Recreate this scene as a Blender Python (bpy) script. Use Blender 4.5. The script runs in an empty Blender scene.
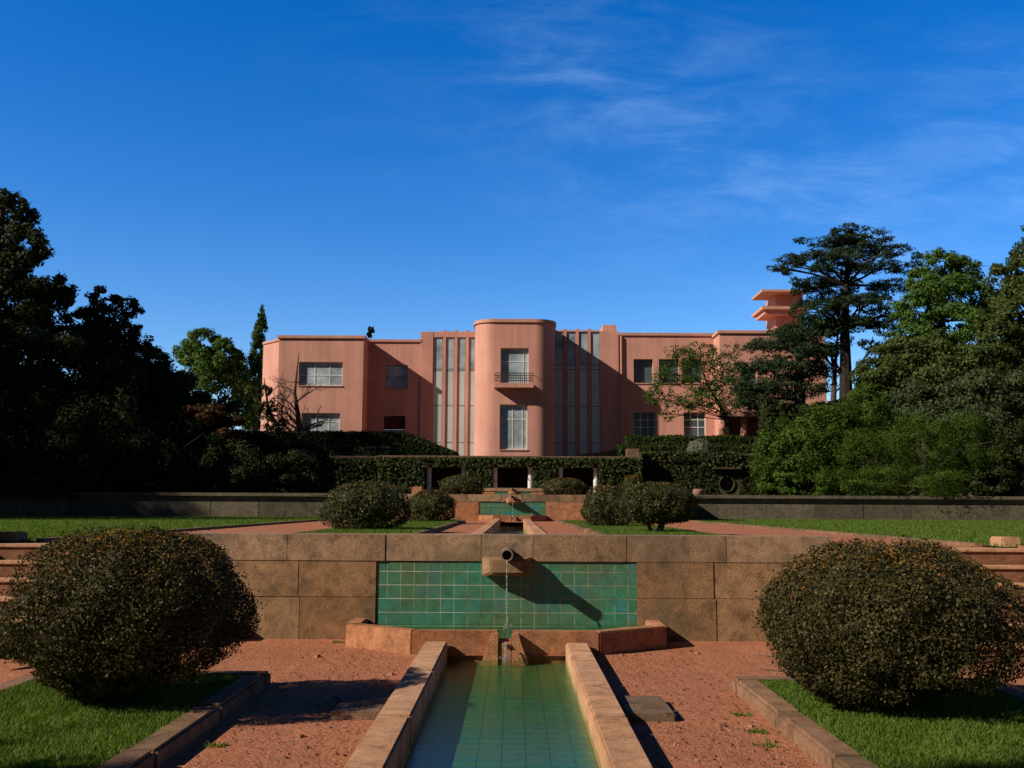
import bpy, bmesh, math, random
import numpy as np
from mathutils import Matrix, Vector
R = math.radians
S = bpy.context.scene
COL = S.collection
rng = np.random.default_rng(7)
random.seed(7)

# ------------------------------------------------------------------ camera
CAM = Vector((0.08, 0.0, 1.6))
PITCH, ROLL, YAW = R(6.96), R(0.28), 0.003
ROT = Matrix.Rotation(YAW, 3, 'Z') @ Matrix.Rotation(R(90) + PITCH, 3, 'X') @ Matrix.Rotation(ROLL, 3, 'Z')
F = 1000.0
cd = bpy.data.cameras.new('camera'); cam = bpy.data.objects.new('camera', cd); COL.objects.link(cam)
cam.matrix_world = Matrix.Translation(CAM) @ ROT.to_4x4()
cd.sensor_width = 36; cd.lens = 36 * F / 1024; cd.clip_end = 3000; cd.clip_start = 0.05
S.camera = cam

def ray(px, py):
    return ROT @ Vector(((px - 512) / F, -(py - 384) / F, -1))
def at_y(px, py, Y):
    d = ray(px, py); return CAM + d * ((Y - CAM.y) / d.y)
def at_z(px, py, Z):
    d = ray(px, py); return CAM + d * ((Z - CAM.z) / d.z)
def X(px, Y, py=None): return at_y(px, py or (375 if Y > 64 else 450), Y).x
def Zh(py, Y, px=515): return at_y(px, py, Y).z

# ------------------------------------------------------------------ tagging
def tag(o, label=None, cat=None, group=None, kind=None):
    if label: o['label'] = label
    if cat: o['category'] = cat
    if group: o['group'] = group
    if kind: o['kind'] = kind
    return o
def thing(name, label, cat, loc=(0, 0, 0), group=None):
    o = bpy.data.objects.new(name, None); COL.objects.link(o); o.location = loc
    o.empty_display_size = .2
    return tag(o, label, cat, group)

def link(name, me, mat, parent=None, loc=None, smooth=False):
    o = bpy.data.objects.new(name, me); COL.objects.link(o)
    if mat: me.materials.append(mat)
    if parent:
        o.parent = parent
        o.matrix_parent_inverse = Matrix.Identity(4)
        o.location = (0, 0, 0) if parent.parent else -parent.location          # meshes are modelled in world metres
    if smooth:
        me.polygons.foreach_set('use_smooth', [True] * len(me.polygons))
    return o

class MB:
    def __init__(s): s.v = []; s.f = []
    def add(s, vs, fs):
        n = len(s.v); s.v += [tuple(v) for v in vs]; s.f += [tuple(i + n for i in f) for f in fs]; return s
    def box(s, x0, x1, y0, y1, z0, z1):
        vs = [(x0,y0,z0),(x1,y0,z0),(x1,y1,z0),(x0,y1,z0),(x0,y0,z1),(x1,y0,z1),(x1,y1,z1),(x0,y1,z1)]
        return s.add(vs, [(3,2,1,0),(4,5,6,7),(0,1,5,4),(1,2,6,5),(2,3,7,6),(3,0,4,7)])
    def prism(s, poly, z0, z1):           # poly counter-clockwise seen from above
        n = len(poly)
        vs = [(x, y, z0) for x, y in poly] + [(x, y, z1) for x, y in poly]
        fs = [tuple(range(n - 1, -1, -1)), tuple(range(n, 2 * n))]
        fs += [(i, (i + 1) % n, n + (i + 1) % n, n + i) for i in range(n)]
        return s.add(vs, fs)
    def xprof(s, prof, y0, y1):           # closed (x,z) profile extruded along y
        n = len(prof)
        vs = [(x, y0, z) for x, z in prof] + [(x, y1, z) for x, z in prof]
        fs = [tuple(range(n)), tuple(range(2 * n - 1, n - 1, -1))]
        fs += [(i, n + i, n + (i + 1) % n, (i + 1) % n) for i in range(n)]
        return s.add(vs, fs)
    def tube(s, pts, rad, n=8, cap=True):
        pts = [Vector(p) for p in pts]; rings = []
        up = Vector((0.3, 0.9, 0.2))
        for i, p in enumerate(pts):
            t = (pts[min(i + 1, len(pts) - 1)] - pts[max(i - 1, 0)]).normalized()
            a = t.cross(up)
            if a.length < .1: a = t.cross(Vector((1, 0, 0)))
            a.normalize(); b = t.cross(a)
            rings.append([p + (a * math.cos(k * 2 * math.pi / n) + b * math.sin(k * 2 * math.pi / n)) * rad[i] for k in range(n)])
        vs = [v for r in rings for v in r]; fs = []
        for i in range(len(pts) - 1):
            for k in range(n):
                fs.append((i*n+k, i*n+(k+1)%n, (i+1)*n+(k+1)%n, (i+1)*n+k))
        if cap: fs += [tuple(range(n - 1, -1, -1)), tuple((len(pts)-1)*n + k for k in range(n))]
        return s.add(vs, fs)
    def wall(s, p0, p1, z0, z1, th, holes=()):
        """upright wall from p0 to p1 (x,y), thickness th behind its left-to-right face, holes (u0,u1,z0,z1)"""
        p0 = Vector(p0); p1 = Vector(p1); L = (p1 - p0).length; d = (p1 - p0) / L
        nb = Vector((-d.y, d.x))            # away from the viewer when p0 is left
        us = sorted({0, L, *[h[0] for h in holes], *[h[1] for h in holes]})
        zs = sorted({z0, z1, *[h[2] for h in holes], *[h[3] for h in holes]})
        us = [u for u in us if -1e-6 <= u <= L + 1e-6]; zs = [z for z in zs if z0 - 1e-6 <= z <= z1 + 1e-6]
        def solid(i, j):
            if i < 0 or j < 0 or i >= len(us) - 1 or j >= len(zs) - 1: return False
            u = (us[i] + us[i+1]) / 2; z = (zs[j] + zs[j+1]) / 2
            return not any(h[0] < u < h[1] and h[2] < z < h[3] for h in holes)
        def P(u, t, z): q = p0 + d * u + nb * t; return (q.x, q.y, z)
        for i in range(len(us) - 1):
            for j in range(len(zs) - 1):
                if not solid(i, j): continue
                a, b, c, e = us[i], us[i+1], zs[j], zs[j+1]
                s.add([P(a,0,c),P(b,0,c),P(b,0,e),P(a,0,e)], [(0,1,2,3)])
                s.add([P(a,th,c),P(b,th,c),P(b,th,e),P(a,th,e)], [(3,2,1,0)])
                if not solid(i-1, j): s.add([P(a,0,c),P(a,0,e),P(a,th,e),P(a,th,c)], [(0,1,2,3)])
                if not solid(i+1, j): s.add([P(b,0,c),P(b,th,c),P(b,th,e),P(b,0,e)], [(0,1,2,3)])
                if not solid(i, j-1): s.add([P(a,0,c),P(a,th,c),P(b,th,c),P(b,0,c)], [(0,1,2,3)])
                if not solid(i, j+1): s.add([P(a,0,e),P(b,0,e),P(b,th,e),P(a,th,e)], [(0,1,2,3)])
        return s
    def build(s, name, mat, parent=None, bevel=0, smooth=False, weld=False, seg=2, rough=0):
        me = bpy.data.meshes.new(name); me.from_pydata(s.v, [], s.f); me.validate(); me.update()
        if weld or bevel or rough:
            bm = bmesh.new(); bm.from_mesh(me)
            if weld: bmesh.ops.remove_doubles(bm, verts=bm.verts, dist=1e-4)
            if bevel:
                es = [e for e in bm.edges if len(e.link_faces) == 2 and e.calc_face_angle(0) > .35]
                bmesh.ops.bevel(bm, geom=es, offset=bevel, segments=seg, affect='EDGES', clamp_overlap=True)
            if rough:
                for v in bm.verts: v.co += Vector((random.uniform(-1,1), random.uniform(-1,1), random.uniform(-1,1))) * rough
            bm.to_mesh(me); bm.free()
        return link(name, me, mat, parent, smooth=smooth)

def unit(n, r=None):
    r = r or rng
    v = r.normal(size=(n, 3)); return v / np.linalg.norm(v, axis=1)[:, None]

def leaf_mesh(name, P, N, size, aspect=.55, extra=None):
    """one four-cornered folded leaf per point"""
    n = len(P); r = rng
    N = N / (np.linalg.norm(N, axis=1)[:, None] + 1e-9)
    T = np.cross(N, unit(n)); T /= (np.linalg.norm(T, axis=1)[:, None] + 1e-9)
    B = np.cross(N, T)
    s = (np.asarray(size) * np.ones(n) * r.uniform(.65, 1.25, n))[:, None]
    V = np.empty((n, 4, 3))
    V[:, 0] = P - T * s * .5
    V[:, 1] = P + B * s * aspect * .5 + N * s * .08
    V[:, 2] = P + T * s * .5
    V[:, 3] = P - B * s * aspect * .5 + N * s * .08
    me = bpy.data.meshes.new(name)
    me.vertices.add(n * 4); me.vertices.foreach_set('co', V.reshape(-1).astype(np.float32))
    me.loops.add(n * 4); me.loops.foreach_set('vertex_index', np.arange(n * 4, dtype=np.int32))
    me.polygons.add(n); me.polygons.foreach_set('loop_start', np.arange(0, n * 4, 4, dtype=np.int32))
    try: me.polygons.foreach_set('loop_total', np.full(n, 4, dtype=np.int32))
    except Exception: pass
    me.update(calc_edges=True); me.validate()
    return me

# ------------------------------------------------------------------ materials
def newmat(name):
    m = bpy.data.materials.new(name); m.use_nodes = True
    nt = m.node_tree; b = nt.nodes['Principled BSDF']; return m, nt, b
def N_(nt, t, **k):
    n = nt.nodes.new(t)
    for a, v in k.items(): setattr(n, a, v)
    return n
def ramp(nt, fac, stops):
    n = nt.nodes.new('ShaderNodeValToRGB'); e = n.color_ramp.elements
    while len(e) < len(stops): e.new(.5)
    for i, (p, c) in enumerate(stops): e[i].position = p; e[i].color = (*c, 1)
    nt.links.new(fac, n.inputs[0]); return n.outputs[0]
def noise(nt, vec, scale, detail=6, rough=.6, dist=0):
    n = N_(nt, 'ShaderNodeTexNoise'); n.inputs['Scale'].default_value = scale
    n.inputs['Detail'].default_value = detail; n.inputs['Roughness'].default_value = rough
    n.inputs['Distortion'].default_value = dist
    nt.links.new(vec, n.inputs['Vector']); return n.outputs['Fac']
def mixc(nt, f, a, b, mode='MIX'):
    n = N_(nt, 'ShaderNodeMix', data_type='RGBA', blend_type=mode)
    for i, v in ((0, f), (6, a), (7, b)):
        if isinstance(v, (int, float)): n.inputs[i].default_value = v
        elif isinstance(v, tuple): n.inputs[i].default_value = (*v, 1)
        else: nt.links.new(v, n.inputs[i])
    return n.outputs[2]
def bump(nt, b, h, strength=.5, dist=.02):
    n = N_(nt, 'ShaderNodeBump'); n.inputs['Strength'].default_value = strength; n.inputs['Distance'].default_value = dist
    nt.links.new(h, n.inputs['Height']); nt.links.new(n.outputs[0], b.inputs['Normal']); return n
def objco(nt): return N_(nt, 'ShaderNodeNewGeometry').outputs['Position']
def math_(nt, op, a, b=None):
    n = N_(nt, 'ShaderNodeMath', operation=op)
    for i, v in enumerate((a, b)):
        if v is None: continue
        if isinstance(v, (int, float)): n.inputs[i].default_value = v
        else: nt.links.new(v, n.inputs[i])
    return n.outputs[0]

def m_stone(name, c0, c1, c2, stain=(.05, .045, .035), stainf=.55, island=True, speck=1):
    m, nt, b = newmat(name); p = objco(nt)
    col = ramp(nt, noise(nt, p, 2.3, 8, .65), [(.3, c0), (.5, c1), (.72, c2)])
    if island:
        g = N_(nt, 'ShaderNodeNewGeometry')
        col = mixc(nt, .65, col, ramp(nt, g.outputs['Random Per Island'], [(0, tuple(x*.8 for x in c0)), (.5, c1), (1, c2)]))
    sp = noise(nt, p, 70, 3, .7)
    col = mixc(nt, .5 * speck, col, ramp(nt, sp, [(.34, (.12, .1, .09)), (.5, (.6, .57, .54)), (.64, (1.1, 1.08, 1.05))]), 'MULTIPLY')
    bl = noise(nt, p, 5.5, 9, .72, .4)
    col = mixc(nt, .75, col, ramp(nt, bl, [(.32, (.25, .21, .17)), (.48, (.8, .77, .74)), (.66, (1.2, 1.17, 1.12))]), 'MULTIPLY')
    st = ramp(nt, noise(nt, p, .9, 9, .7, .6), [(.48, (0, 0, 0)), (.68, (stainf,) * 3)])
    col = mixc(nt, st, col, stain)
    nt.links.new(col, b.inputs['Base Color']); b.inputs['Roughness'].default_value = .9
    b.inputs['Specular IOR Level'].default_value = .2
    h = math_(nt, 'ADD', noise(nt, p, 45, 6, .7), math_(nt, 'MULTIPLY', noise(nt, p, 6, 5, .6), 1.2))
    bump(nt, b, h, .55, .01)
    return m
M = {}
M['stone'] = m_stone('granite', (.27, .155, .075), (.35, .215, .11), (.44, .29, .16), stain=(.09, .075, .05), stainf=.75)
M['coping'] = m_stone('granite_coping', (.3, .195, .11), (.38, .26, .16), (.46, .33, .215), stain=(.07, .06, .045), stainf=.75)
M['redstone'] = m_stone('reddish_granite', (.38, .165, .08), (.48, .22, .11), (.56, .3, .17), stain=(.16, .11, .07), stainf=.35)
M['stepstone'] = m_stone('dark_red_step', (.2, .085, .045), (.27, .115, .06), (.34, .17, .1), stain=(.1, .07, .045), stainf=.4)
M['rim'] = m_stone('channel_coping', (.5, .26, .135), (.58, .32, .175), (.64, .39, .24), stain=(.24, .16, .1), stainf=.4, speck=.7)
M['slab'] = m_stone('weathered_slab', (.15, .1, .065), (.2, .13, .085), (.27, .18, .12), stain=(.09, .075, .05), stainf=.6)
M['curb'] = m_stone('mossy_curb', (.17, .115, .07), (.25, .15, .09), (.34, .2, .12), stain=(.06, .075, .03), stainf=.7)
M['darkwall'] = m_stone('old_grey_wall', (.09, .08, .058), (.14, .12, .085), (.19, .165, .12), stain=(.04, .045, .025), stainf=.7, speck=.6)

M['brownwall'] = m_stone('brown_terrace_wall', (.055, .048, .024), (.075, .065, .034), (.1, .085, .045), stain=(.03, .04, .015), stainf=.75, speck=.5)
def m_plaster(name, c):
    m, nt, b = newmat(name); p = objco(nt)
    n1 = noise(nt, p, .5, 6, .6)
    mp = N_(nt, 'ShaderNodeMapping'); nt.links.new(p, mp.inputs[0]); mp.inputs['Scale'].default_value = (1.6, 1.6, .12)
    n2 = noise(nt, mp.outputs[0], 1.2, 6, .65)
    d = tuple(x * .78 for x in c); l = tuple(min(1, x * 1.1) for x in c)
    col = mixc(nt, .5, ramp(nt, n1, [(.35, d), (.65, l)]), ramp(nt, n2, [(.28, tuple(x * .6 for x in c)), (.45, d), (.6, c), (.75, l)]))
    nt.links.new(col, b.inputs['Base Color']); b.inputs['Roughness'].default_value = .88
    b.inputs['Specular IOR Level'].default_value = .25
    bump(nt, b, noise(nt, p, 25, 5, .6), .25, .02); return m
M['pink'] = m_plaster('pink_render', (.6, .305, .235))
M['pinkcap'] = m_plaster('pink_render_cornice', (.56, .3, .21))
M['red'] = m_plaster('dark_red_blind', (.1, .022, .02))

def m_simple(name, c, rough=.6, metal=0, spec=.5, var=.25, sc=6):
    m, nt, b = newmat(name); p = objco(nt)
    col = ramp(nt, noise(nt, p, sc, 4, .6), [(.3, tuple(x * (1 - var) for x in c)), (.7, tuple(min(1, x * (1 + var)) for x in c))])
    nt.links.new(col, b.inputs['Base Color']); b.inputs['Roughness'].default_value = rough
    b.inputs['Metallic'].default_value = metal; b.inputs['Specular IOR Level'].default_value = spec; return m
M['glass'] = m_simple('window_glass', (.3, .37, .4), .1, var=.5, sc=.8, spec=.6)
M['stripglass'] = m_simple('strip_glass', (.46, .52, .49), .22, var=.12, sc=.5, spec=.5)
M['darkglass'] = m_simple('dark_glass', (.07, .11, .13), .05, var=.3, sc=.5)
M['frame'] = m_simple('white_window_frame', (.62, .64, .62), .5, var=.08)
M['gframe'] = m_simple('grey_window_frame', (.14, .16, .16), .5, var=.1)
M['iron'] = m_simple('dark_iron', (.03, .028, .026), .5)
M['column'] = m_simple('pale_column', (.62, .63, .64), .7, var=.2, sc=3)
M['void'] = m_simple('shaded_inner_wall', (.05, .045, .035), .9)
M['terracotta'] = m_simple('terracotta', (.2, .095, .06), .8)
M['bark'] = m_simple('bark', (.07, .052, .038), .9, var=.5, sc=9, spec=.2)
M['darkbark'] = m_simple('dark_bark', (.03, .024, .018), .9, var=.5, sc=9, spec=.1)
M['twig'] = m_simple('twig_bark', (.1, .07, .05), .9, var=.4, sc=20, spec=.2)
M['pipe'] = m_simple('stone_pipe', (.2, .14, .09), .8, var=.4, sc=25)

def m_gravel():
    m, nt, b = newmat('red_gravel'); p = objco(nt)
    v = N_(nt, 'ShaderNodeTexVoronoi'); v.inputs['Scale'].default_value = 45; nt.links.new(p, v.inputs['Vector'])
    sep = N_(nt, 'ShaderNodeSeparateColor'); nt.links.new(v.outputs['Color'], sep.inputs[0])
    peb = ramp(nt, sep.outputs[0], [(0, (.3, .115, .06)), (.4, (.45, .18, .092)), (.75, (.5, .22, .12)), (1, (.55, .31, .2))])
    big = ramp(nt, noise(nt, p, 1.1, 7, .65), [(.3, (.33, .125, .065)), (.55, (.46, .18, .094)), (.75, (.53, .24, .135))])
    col = mixc(nt, .5, peb, big)
    moss = ramp(nt, noise(nt, p, 1.7, 9, .75, .3), [(.66, (0, 0, 0)), (.78, (.45,) * 3)])
    col = mixc(nt, 1, mixc(nt, moss, col, (.13, .1, .05)), (.84, .82, .8), 'MULTIPLY')
    grit = noise(nt, p, 26, 6, .8)
    col = mixc(nt, .6, col, ramp(nt, grit, [(.3, (.5, .44, .42)), (.46, (.92, .9, .88)), (.7, (1, 1, 1))]), 'MULTIPLY')
    nt.links.new(col, b.inputs['Base Color']); b.inputs['Roughness'].default_value = .95; b.inputs['Specular IOR Level'].default_value = .15
    h = math_(nt, 'ADD', math_(nt, 'MULTIPLY', v.outputs['Distance'], -.6), math_(nt, 'MULTIPLY', noise(nt, p, 9, 8, .75), 2.2))
    h = math_(nt, 'ADD', h, math_(nt, 'MULTIPLY', noise(nt, p, 2.6, 5, .6, .5), 5))
    bump(nt, b, h, .55, .016); return m
M['gravel'] = m_gravel()
def m_soil(name, a, c):
    m, nt, b = newmat(name); p = objco(nt)
    col = ramp(nt, noise(nt, p, 3.5, 8, .7), [(.3, a), (.7, c)])
    nt.links.new(col, b.inputs['Base Color']); b.inputs['Roughness'].default_value = 1; b.inputs['Specular IOR Level'].default_value = .1
    bump(nt, b, noise(nt, p, 30, 6, .7), .8, .03); return m
M['turf'] = m_soil('turf', (.045, .085, .012), (.09, .15, .022))
M['earth'] = m_soil('earth', (.03, .03, .014), (.06, .055, .028))

def m_leaf(name, cols, trans=.3, rough=.6, spec=.15, ns=.55, nlo=(.6, .65, .6)):
    m, nt, b = newmat(name)
    g = N_(nt, 'ShaderNodeNewGeometry')
    k = len(cols) - 1
    col = ramp(nt, g.outputs['Random Per Island'], [(i / k, c) for i, c in enumerate(cols)])
    big = ramp(nt, noise(nt, g.outputs['Position'], ns, 5, .65), [(.3, nlo), (.7, (1.0, 1.0, 1.0))])
    col = mixc(nt, .8, col, big, 'MULTIPLY')
    nt.links.new(col, b.inputs['Base Color']); b.inputs['Roughness'].default_value = rough; b.inputs['Specular IOR Level'].default_value = spec
    t = N_(nt, 'ShaderNodeBsdfTranslucent'); mx = N_(nt, 'ShaderNodeMixShader'); mx.inputs[0].default_value = trans
    tc = mixc(nt, 1, col, (1.2, 1.3, .5), 'MULTIPLY'); nt.links.new(tc, t.inputs[0])
    nt.links.new(b.outputs[0], mx.inputs[1]); nt.links.new(t.outputs[0], mx.inputs[2])
    nt.links.new(mx.outputs[0], nt.nodes['Material Output'].inputs[0]); return m
M['box'] = m_leaf('clipped_bush_leaf', [(.024, .025, .007), (.045, .042, .012), (.07, .062, .02), (.12, .098, .042)], .15, .5, .12)
M['tips'] = m_leaf('orange_young_leaf', [(.16, .11, .02), (.25, .13, .02), (.3, .13, .03)], .3)
M['boxgreen'] = m_leaf('round_bush_leaf', [(.03, .032, .01), (.055, .06, .018), (.085, .085, .03)], .15, .5, .2)
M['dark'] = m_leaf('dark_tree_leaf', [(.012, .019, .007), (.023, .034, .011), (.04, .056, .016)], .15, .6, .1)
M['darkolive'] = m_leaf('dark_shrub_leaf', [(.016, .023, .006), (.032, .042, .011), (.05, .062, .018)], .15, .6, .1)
M['mid'] = m_leaf('mid_green_leaf', [(.035, .075, .014), (.06, .115, .022), (.095, .16, .034)], .4)
M['fresh'] = m_leaf('fresh_green_leaf', [(.055, .115, .02), (.085, .165, .03), (.13, .215, .045)], .4)
M['bright'] = m_leaf('bright_shrub_leaf', [(.035, .07, .007), (.058, .108, .011), (.095, .155, .018)], .35)
M['olive'] = m_leaf('olive_leaf', [(.045, .07, .016), (.075, .105, .026), (.115, .15, .042)], .35)
M['grey'] = m_leaf('greygreen_leaf', [(.04, .06, .022), (.068, .095, .038), (.1, .13, .055)], .3)
M['silver'] = m_leaf('silver_leaf', [(.15, .17, .12), (.22, .24, .18)], .2)
M['cedar'] = m_leaf('cedar_needles', [(.014, .032, .015), (.026, .052, .022), (.045, .078, .03)], .2)
M['redleaf'] = m_leaf('reddish_leaf', [(.06, .025, .012), (.09, .035, .015), (.04, .04, .012)], .2)
M['hedge'] = m_leaf('hedge_leaf', [(.02, .034, .006), (.035, .058, .01), (.06, .085, .018)], .2)
M['ivy'] = m_leaf('ivy_leaf', [(.022, .036, .008), (.04, .06, .014), (.07, .09, .025)], .2, .55, .15)
M['blade'] = m_leaf('grass_blade', [(.07, .135, .013), (.11, .195, .02), (.15, .23, .034), (.19, .22, .055)], .35, ns=2.6, nlo=(.45, .5, .4))

def m_tiles(name, size, ax, cs=((.035, .18, .115), (.045, .22, .135), (.04, .22, .165), (.03, .21, .23)), mo=((.06, .09, .055), (.3, .33, .22))):
    m, nt, b = newmat(name); p = objco(nt)
    s = N_(nt, 'ShaderNodeSeparateXYZ'); nt.links.new(p, s.inputs[0])
    c = N_(nt, 'ShaderNodeCombineXYZ'); nt.links.new(s.outputs[0], c.inputs[0]); nt.links.new(s.outputs[ax], c.inputs[1])
    # a shade of its own for every glazed tile
    def cell(o): return math_(nt, 'FLOOR', math_(nt, 'DIVIDE', o, size))
    cc = N_(nt, 'ShaderNodeCombineXYZ'); nt.links.new(cell(s.outputs[0]), cc.inputs[0]); nt.links.new(cell(s.outputs[ax]), cc.inputs[1])
    w = N_(nt, 'ShaderNodeTexWhiteNoise'); w.noise_dimensions = '2D'; nt.links.new(cc.outputs[0], w.inputs['Vector'])
    col = ramp(nt, w.outputs['Value'], list(zip((0, .4, .75, 1), cs)))
    alg = ramp(nt, noise(nt, p, 1.3, 6, .6), [(.4, (0, 0, 0)), (.6, (.75,) * 3)])
    col = mixc(nt, alg, col, (.1, .14, .055))
    br = N_(nt, 'ShaderNodeTexBrick'); br.offset = 0; br.squash = 1
    br.inputs['Scale'].default_value = 1; br.inputs['Brick Width'].default_value = size; br.inputs['Row Height'].default_value = size
    br.inputs['Mortar Size'].default_value = .0042; br.inputs['Mortar Smooth'].default_value = .2
    nt.links.new(c.outputs[0], br.inputs['Vector'])
    mort = ramp(nt, noise(nt, p, 2.1, 5, .7), [(.35, mo[0]), (.55, mo[1])])
    col = mixc(nt, br.outputs['Fac'], col, mort)
    grime = ramp(nt, noise(nt, p, 14, 6, .7), [(.3, (.6, .6, .5)), (.6, (1, 1, 1))])
    col = mixc(nt, .8, col, grime, 'MULTIPLY')
    nt.links.new(col, b.inputs['Base Color']); b.inputs['Roughness'].default_value = .3; b.inputs['Specular IOR Level'].default_value = .45
    h = math_(nt, 'ADD', math_(nt, 'MULTIPLY', br.outputs['Fac'], -1.0), math_(nt, 'MULTIPLY', w.outputs['Value'], .35))
    bump(nt, b, h, .5, .004); return m
M['tile_wall'] = m_tiles('green_wall_tiles', .162, 2)
M['tile_floor'] = m_tiles('green_pool_tiles', .165, 1, ((.04, .125, .05), (.055, .15, .058), (.048, .155, .07), (.04, .14, .078)), ((.02, .03, .015), (.04, .05, .025)))

def m_water():
    m, nt, b = newmat('pool_water'); p = objco(nt)
    nt.nodes.remove(b)
    tr = N_(nt, 'ShaderNodeBsdfTransparent'); tr.inputs[0].default_value = (.74, .92, .78, 1)
    gl = N_(nt, 'ShaderNodeBsdfGlossy'); gl.inputs['Roughness'].default_value = .015
    fr = N_(nt, 'ShaderNodeLayerWeight'); fr.inputs[0].default_value = .5
    mp = N_(nt, 'ShaderNodeMapping'); nt.links.new(p, mp.inputs[0]); mp.inputs['Scale'].default_value = (1, 1.6, 1)
    bp = N_(nt, 'ShaderNodeBump'); bp.inputs['Strength'].default_value = .36; bp.inputs['Distance'].default_value = .02
    nt.links.new(noise(nt, mp.outputs[0], 7, 4, .55, .4), bp.inputs['Height'])
    nt.links.new(bp.outputs[0], gl.inputs['Normal']); nt.links.new(bp.outputs[0], fr.inputs['Normal'])
    mx = N_(nt, 'ShaderNodeMixShader'); sch = math_(nt, 'ADD', .02, math_(nt, 'MULTIPLY', math_(nt, 'POWER', fr.outputs['Facing'], 5.2), .36)); nt.links.new(sch, mx.inputs[0]); nt.links.new(tr.outputs[0], mx.inputs[1]); nt.links.new(gl.outputs[0], mx.inputs[2])
    nt.links.new(mx.outputs[0], nt.nodes['Material Output'].inputs[0]); return m
M['water'] = m_water()
def m_stream():
    m, nt, b = newmat('falling_water'); b.inputs['Base Color'].default_value = (.8, .85, .85, 1)
    b.inputs['Roughness'].default_value = .08; b.inputs['Transmission Weight'].default_value = .8; b.inputs['IOR'].default_value = 1.33
    return m
M['stream'] = m_stream()

# ------------------------------------------------------------------ world + sun
SUN = Vector((-1, -.45, .68)).normalized()
elev = math.asin(SUN.z); az = math.atan2(SUN.x, SUN.y)
w = bpy.data.worlds.new('World'); S.world = w; w.use_nodes = True
nt = w.node_tree; bg = nt.nodes['Background']
sky = nt.nodes.new('ShaderNodeTexSky'); sky.sky_type = 'NISHITA'; sky.sun_disc = False
sky.sun_elevation = elev; sky.sun_rotation = az; sky.air_density = 1.0; sky.dust_density = .25; sky.ozone_density = 3.5; sky.altitude = 100
hs = nt.nodes.new('ShaderNodeHueSaturation'); hs.inputs['Saturation'].default_value = 1.41; hs.inputs['Hue'].default_value = .514; hs.inputs['Value'].default_value = 1.0
nt.links.new(sky.outputs[0], hs.inputs['Color'])
tc = nt.nodes.new('ShaderNodeTexCoord'); sp = nt.nodes.new('ShaderNodeSeparateXYZ'); nt.links.new(tc.outputs['Generated'], sp.inputs[0])
yy = math_(nt, 'MAXIMUM', sp.outputs[1], .05)
u = math_(nt, 'DIVIDE', sp.outputs[0], yy); v = math_(nt, 'DIVIDE', sp.outputs[2], yy)
cv = nt.nodes.new('ShaderNodeCombineXYZ'); nt.links.new(u, cv.inputs[0]); nt.links.new(v, cv.inputs[1])
mp = nt.nodes.new('ShaderNodeMapping'); nt.links.new(cv.outputs[0], mp.inputs[0]); mp.inputs['Rotation'].default_value = (0, 0, R(17)); mp.inputs['Scale'].default_value = (1.8, 6.0, 1)
wisps = noise(nt, mp.outputs[0], 3.4, 11, .68, .5)
soft = noise(nt, cv.outputs[0], 3.2, 4, .5)
line = math_(nt, 'ADD', v, math_(nt, 'MULTIPLY', u, .28))          # band sloping down to the right
band = math_(nt, 'SUBTRACT', 1, math_(nt, 'MINIMUM', math_(nt, 'ABSOLUTE', math_(nt, 'DIVIDE', math_(nt, 'SUBTRACT', line, .45), .22)), 1))
right = nt.nodes.new('ShaderNodeMapRange'); right.interpolation_type = 'SMOOTHSTEP'
right.inputs[1].default_value = -.4; right.inputs[2].default_value = .5; nt.links.new(u, right.inputs[0])
wr = nt.nodes.new('ShaderNodeMapRange'); wr.interpolation_type = 'SMOOTHSTEP'; wr.inputs[1].default_value = .36; wr.inputs[2].default_value = .8; nt.links.new(wisps, wr.inputs[0])
sr = nt.nodes.new('ShaderNodeMapRange'); sr.inputs[1].default_value = .3; sr.inputs[2].default_value = .65; nt.links.new(soft, sr.inputs[0])
cl = math_(nt, 'MULTIPLY', math_(nt, 'MULTIPLY', math_(nt, 'MULTIPLY', wr.outputs[0], sr.outputs[0]), band), right.outputs[0])
cl = math_(nt, 'MINIMUM', math_(nt, 'MULTIPLY', cl, .36), .32)
skyc = mixc(nt, cl, hs.outputs[0], (4.6, 6.6, 9.0))
zen = nt.nodes.new('ShaderNodeMapRange'); zen.interpolation_type = 'SMOOTHSTEP'   # sky dimmed towards the zenith and behind the camera to lower fill light
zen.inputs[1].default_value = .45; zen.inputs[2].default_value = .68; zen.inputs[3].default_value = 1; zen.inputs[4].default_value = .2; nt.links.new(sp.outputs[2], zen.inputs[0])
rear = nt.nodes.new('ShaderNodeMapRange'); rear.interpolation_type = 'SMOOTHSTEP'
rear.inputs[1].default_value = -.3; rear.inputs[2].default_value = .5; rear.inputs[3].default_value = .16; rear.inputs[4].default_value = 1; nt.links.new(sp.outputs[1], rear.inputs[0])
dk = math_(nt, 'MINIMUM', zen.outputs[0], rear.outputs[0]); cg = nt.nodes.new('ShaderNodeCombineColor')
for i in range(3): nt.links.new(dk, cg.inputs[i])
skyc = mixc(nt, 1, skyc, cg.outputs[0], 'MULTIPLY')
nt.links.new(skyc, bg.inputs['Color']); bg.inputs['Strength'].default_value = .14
sd = bpy.data.lights.new('sun', 'SUN'); sd.energy = 5.0; sd.angle = R(.53); sd.color = (1, .87, .72)
so = bpy.data.objects.new('sun', sd); COL.objects.link(so); so.rotation_euler = SUN.to_track_quat('Z', 'Y').to_euler(); so.location = (-20, -10, 20)
vs_ = S.view_settings; vs_.view_transform = 'Standard'; vs_.look = 'None'; vs_.gamma = 1; vs_.exposure = .27; vs_.use_curve_mapping = False

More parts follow.
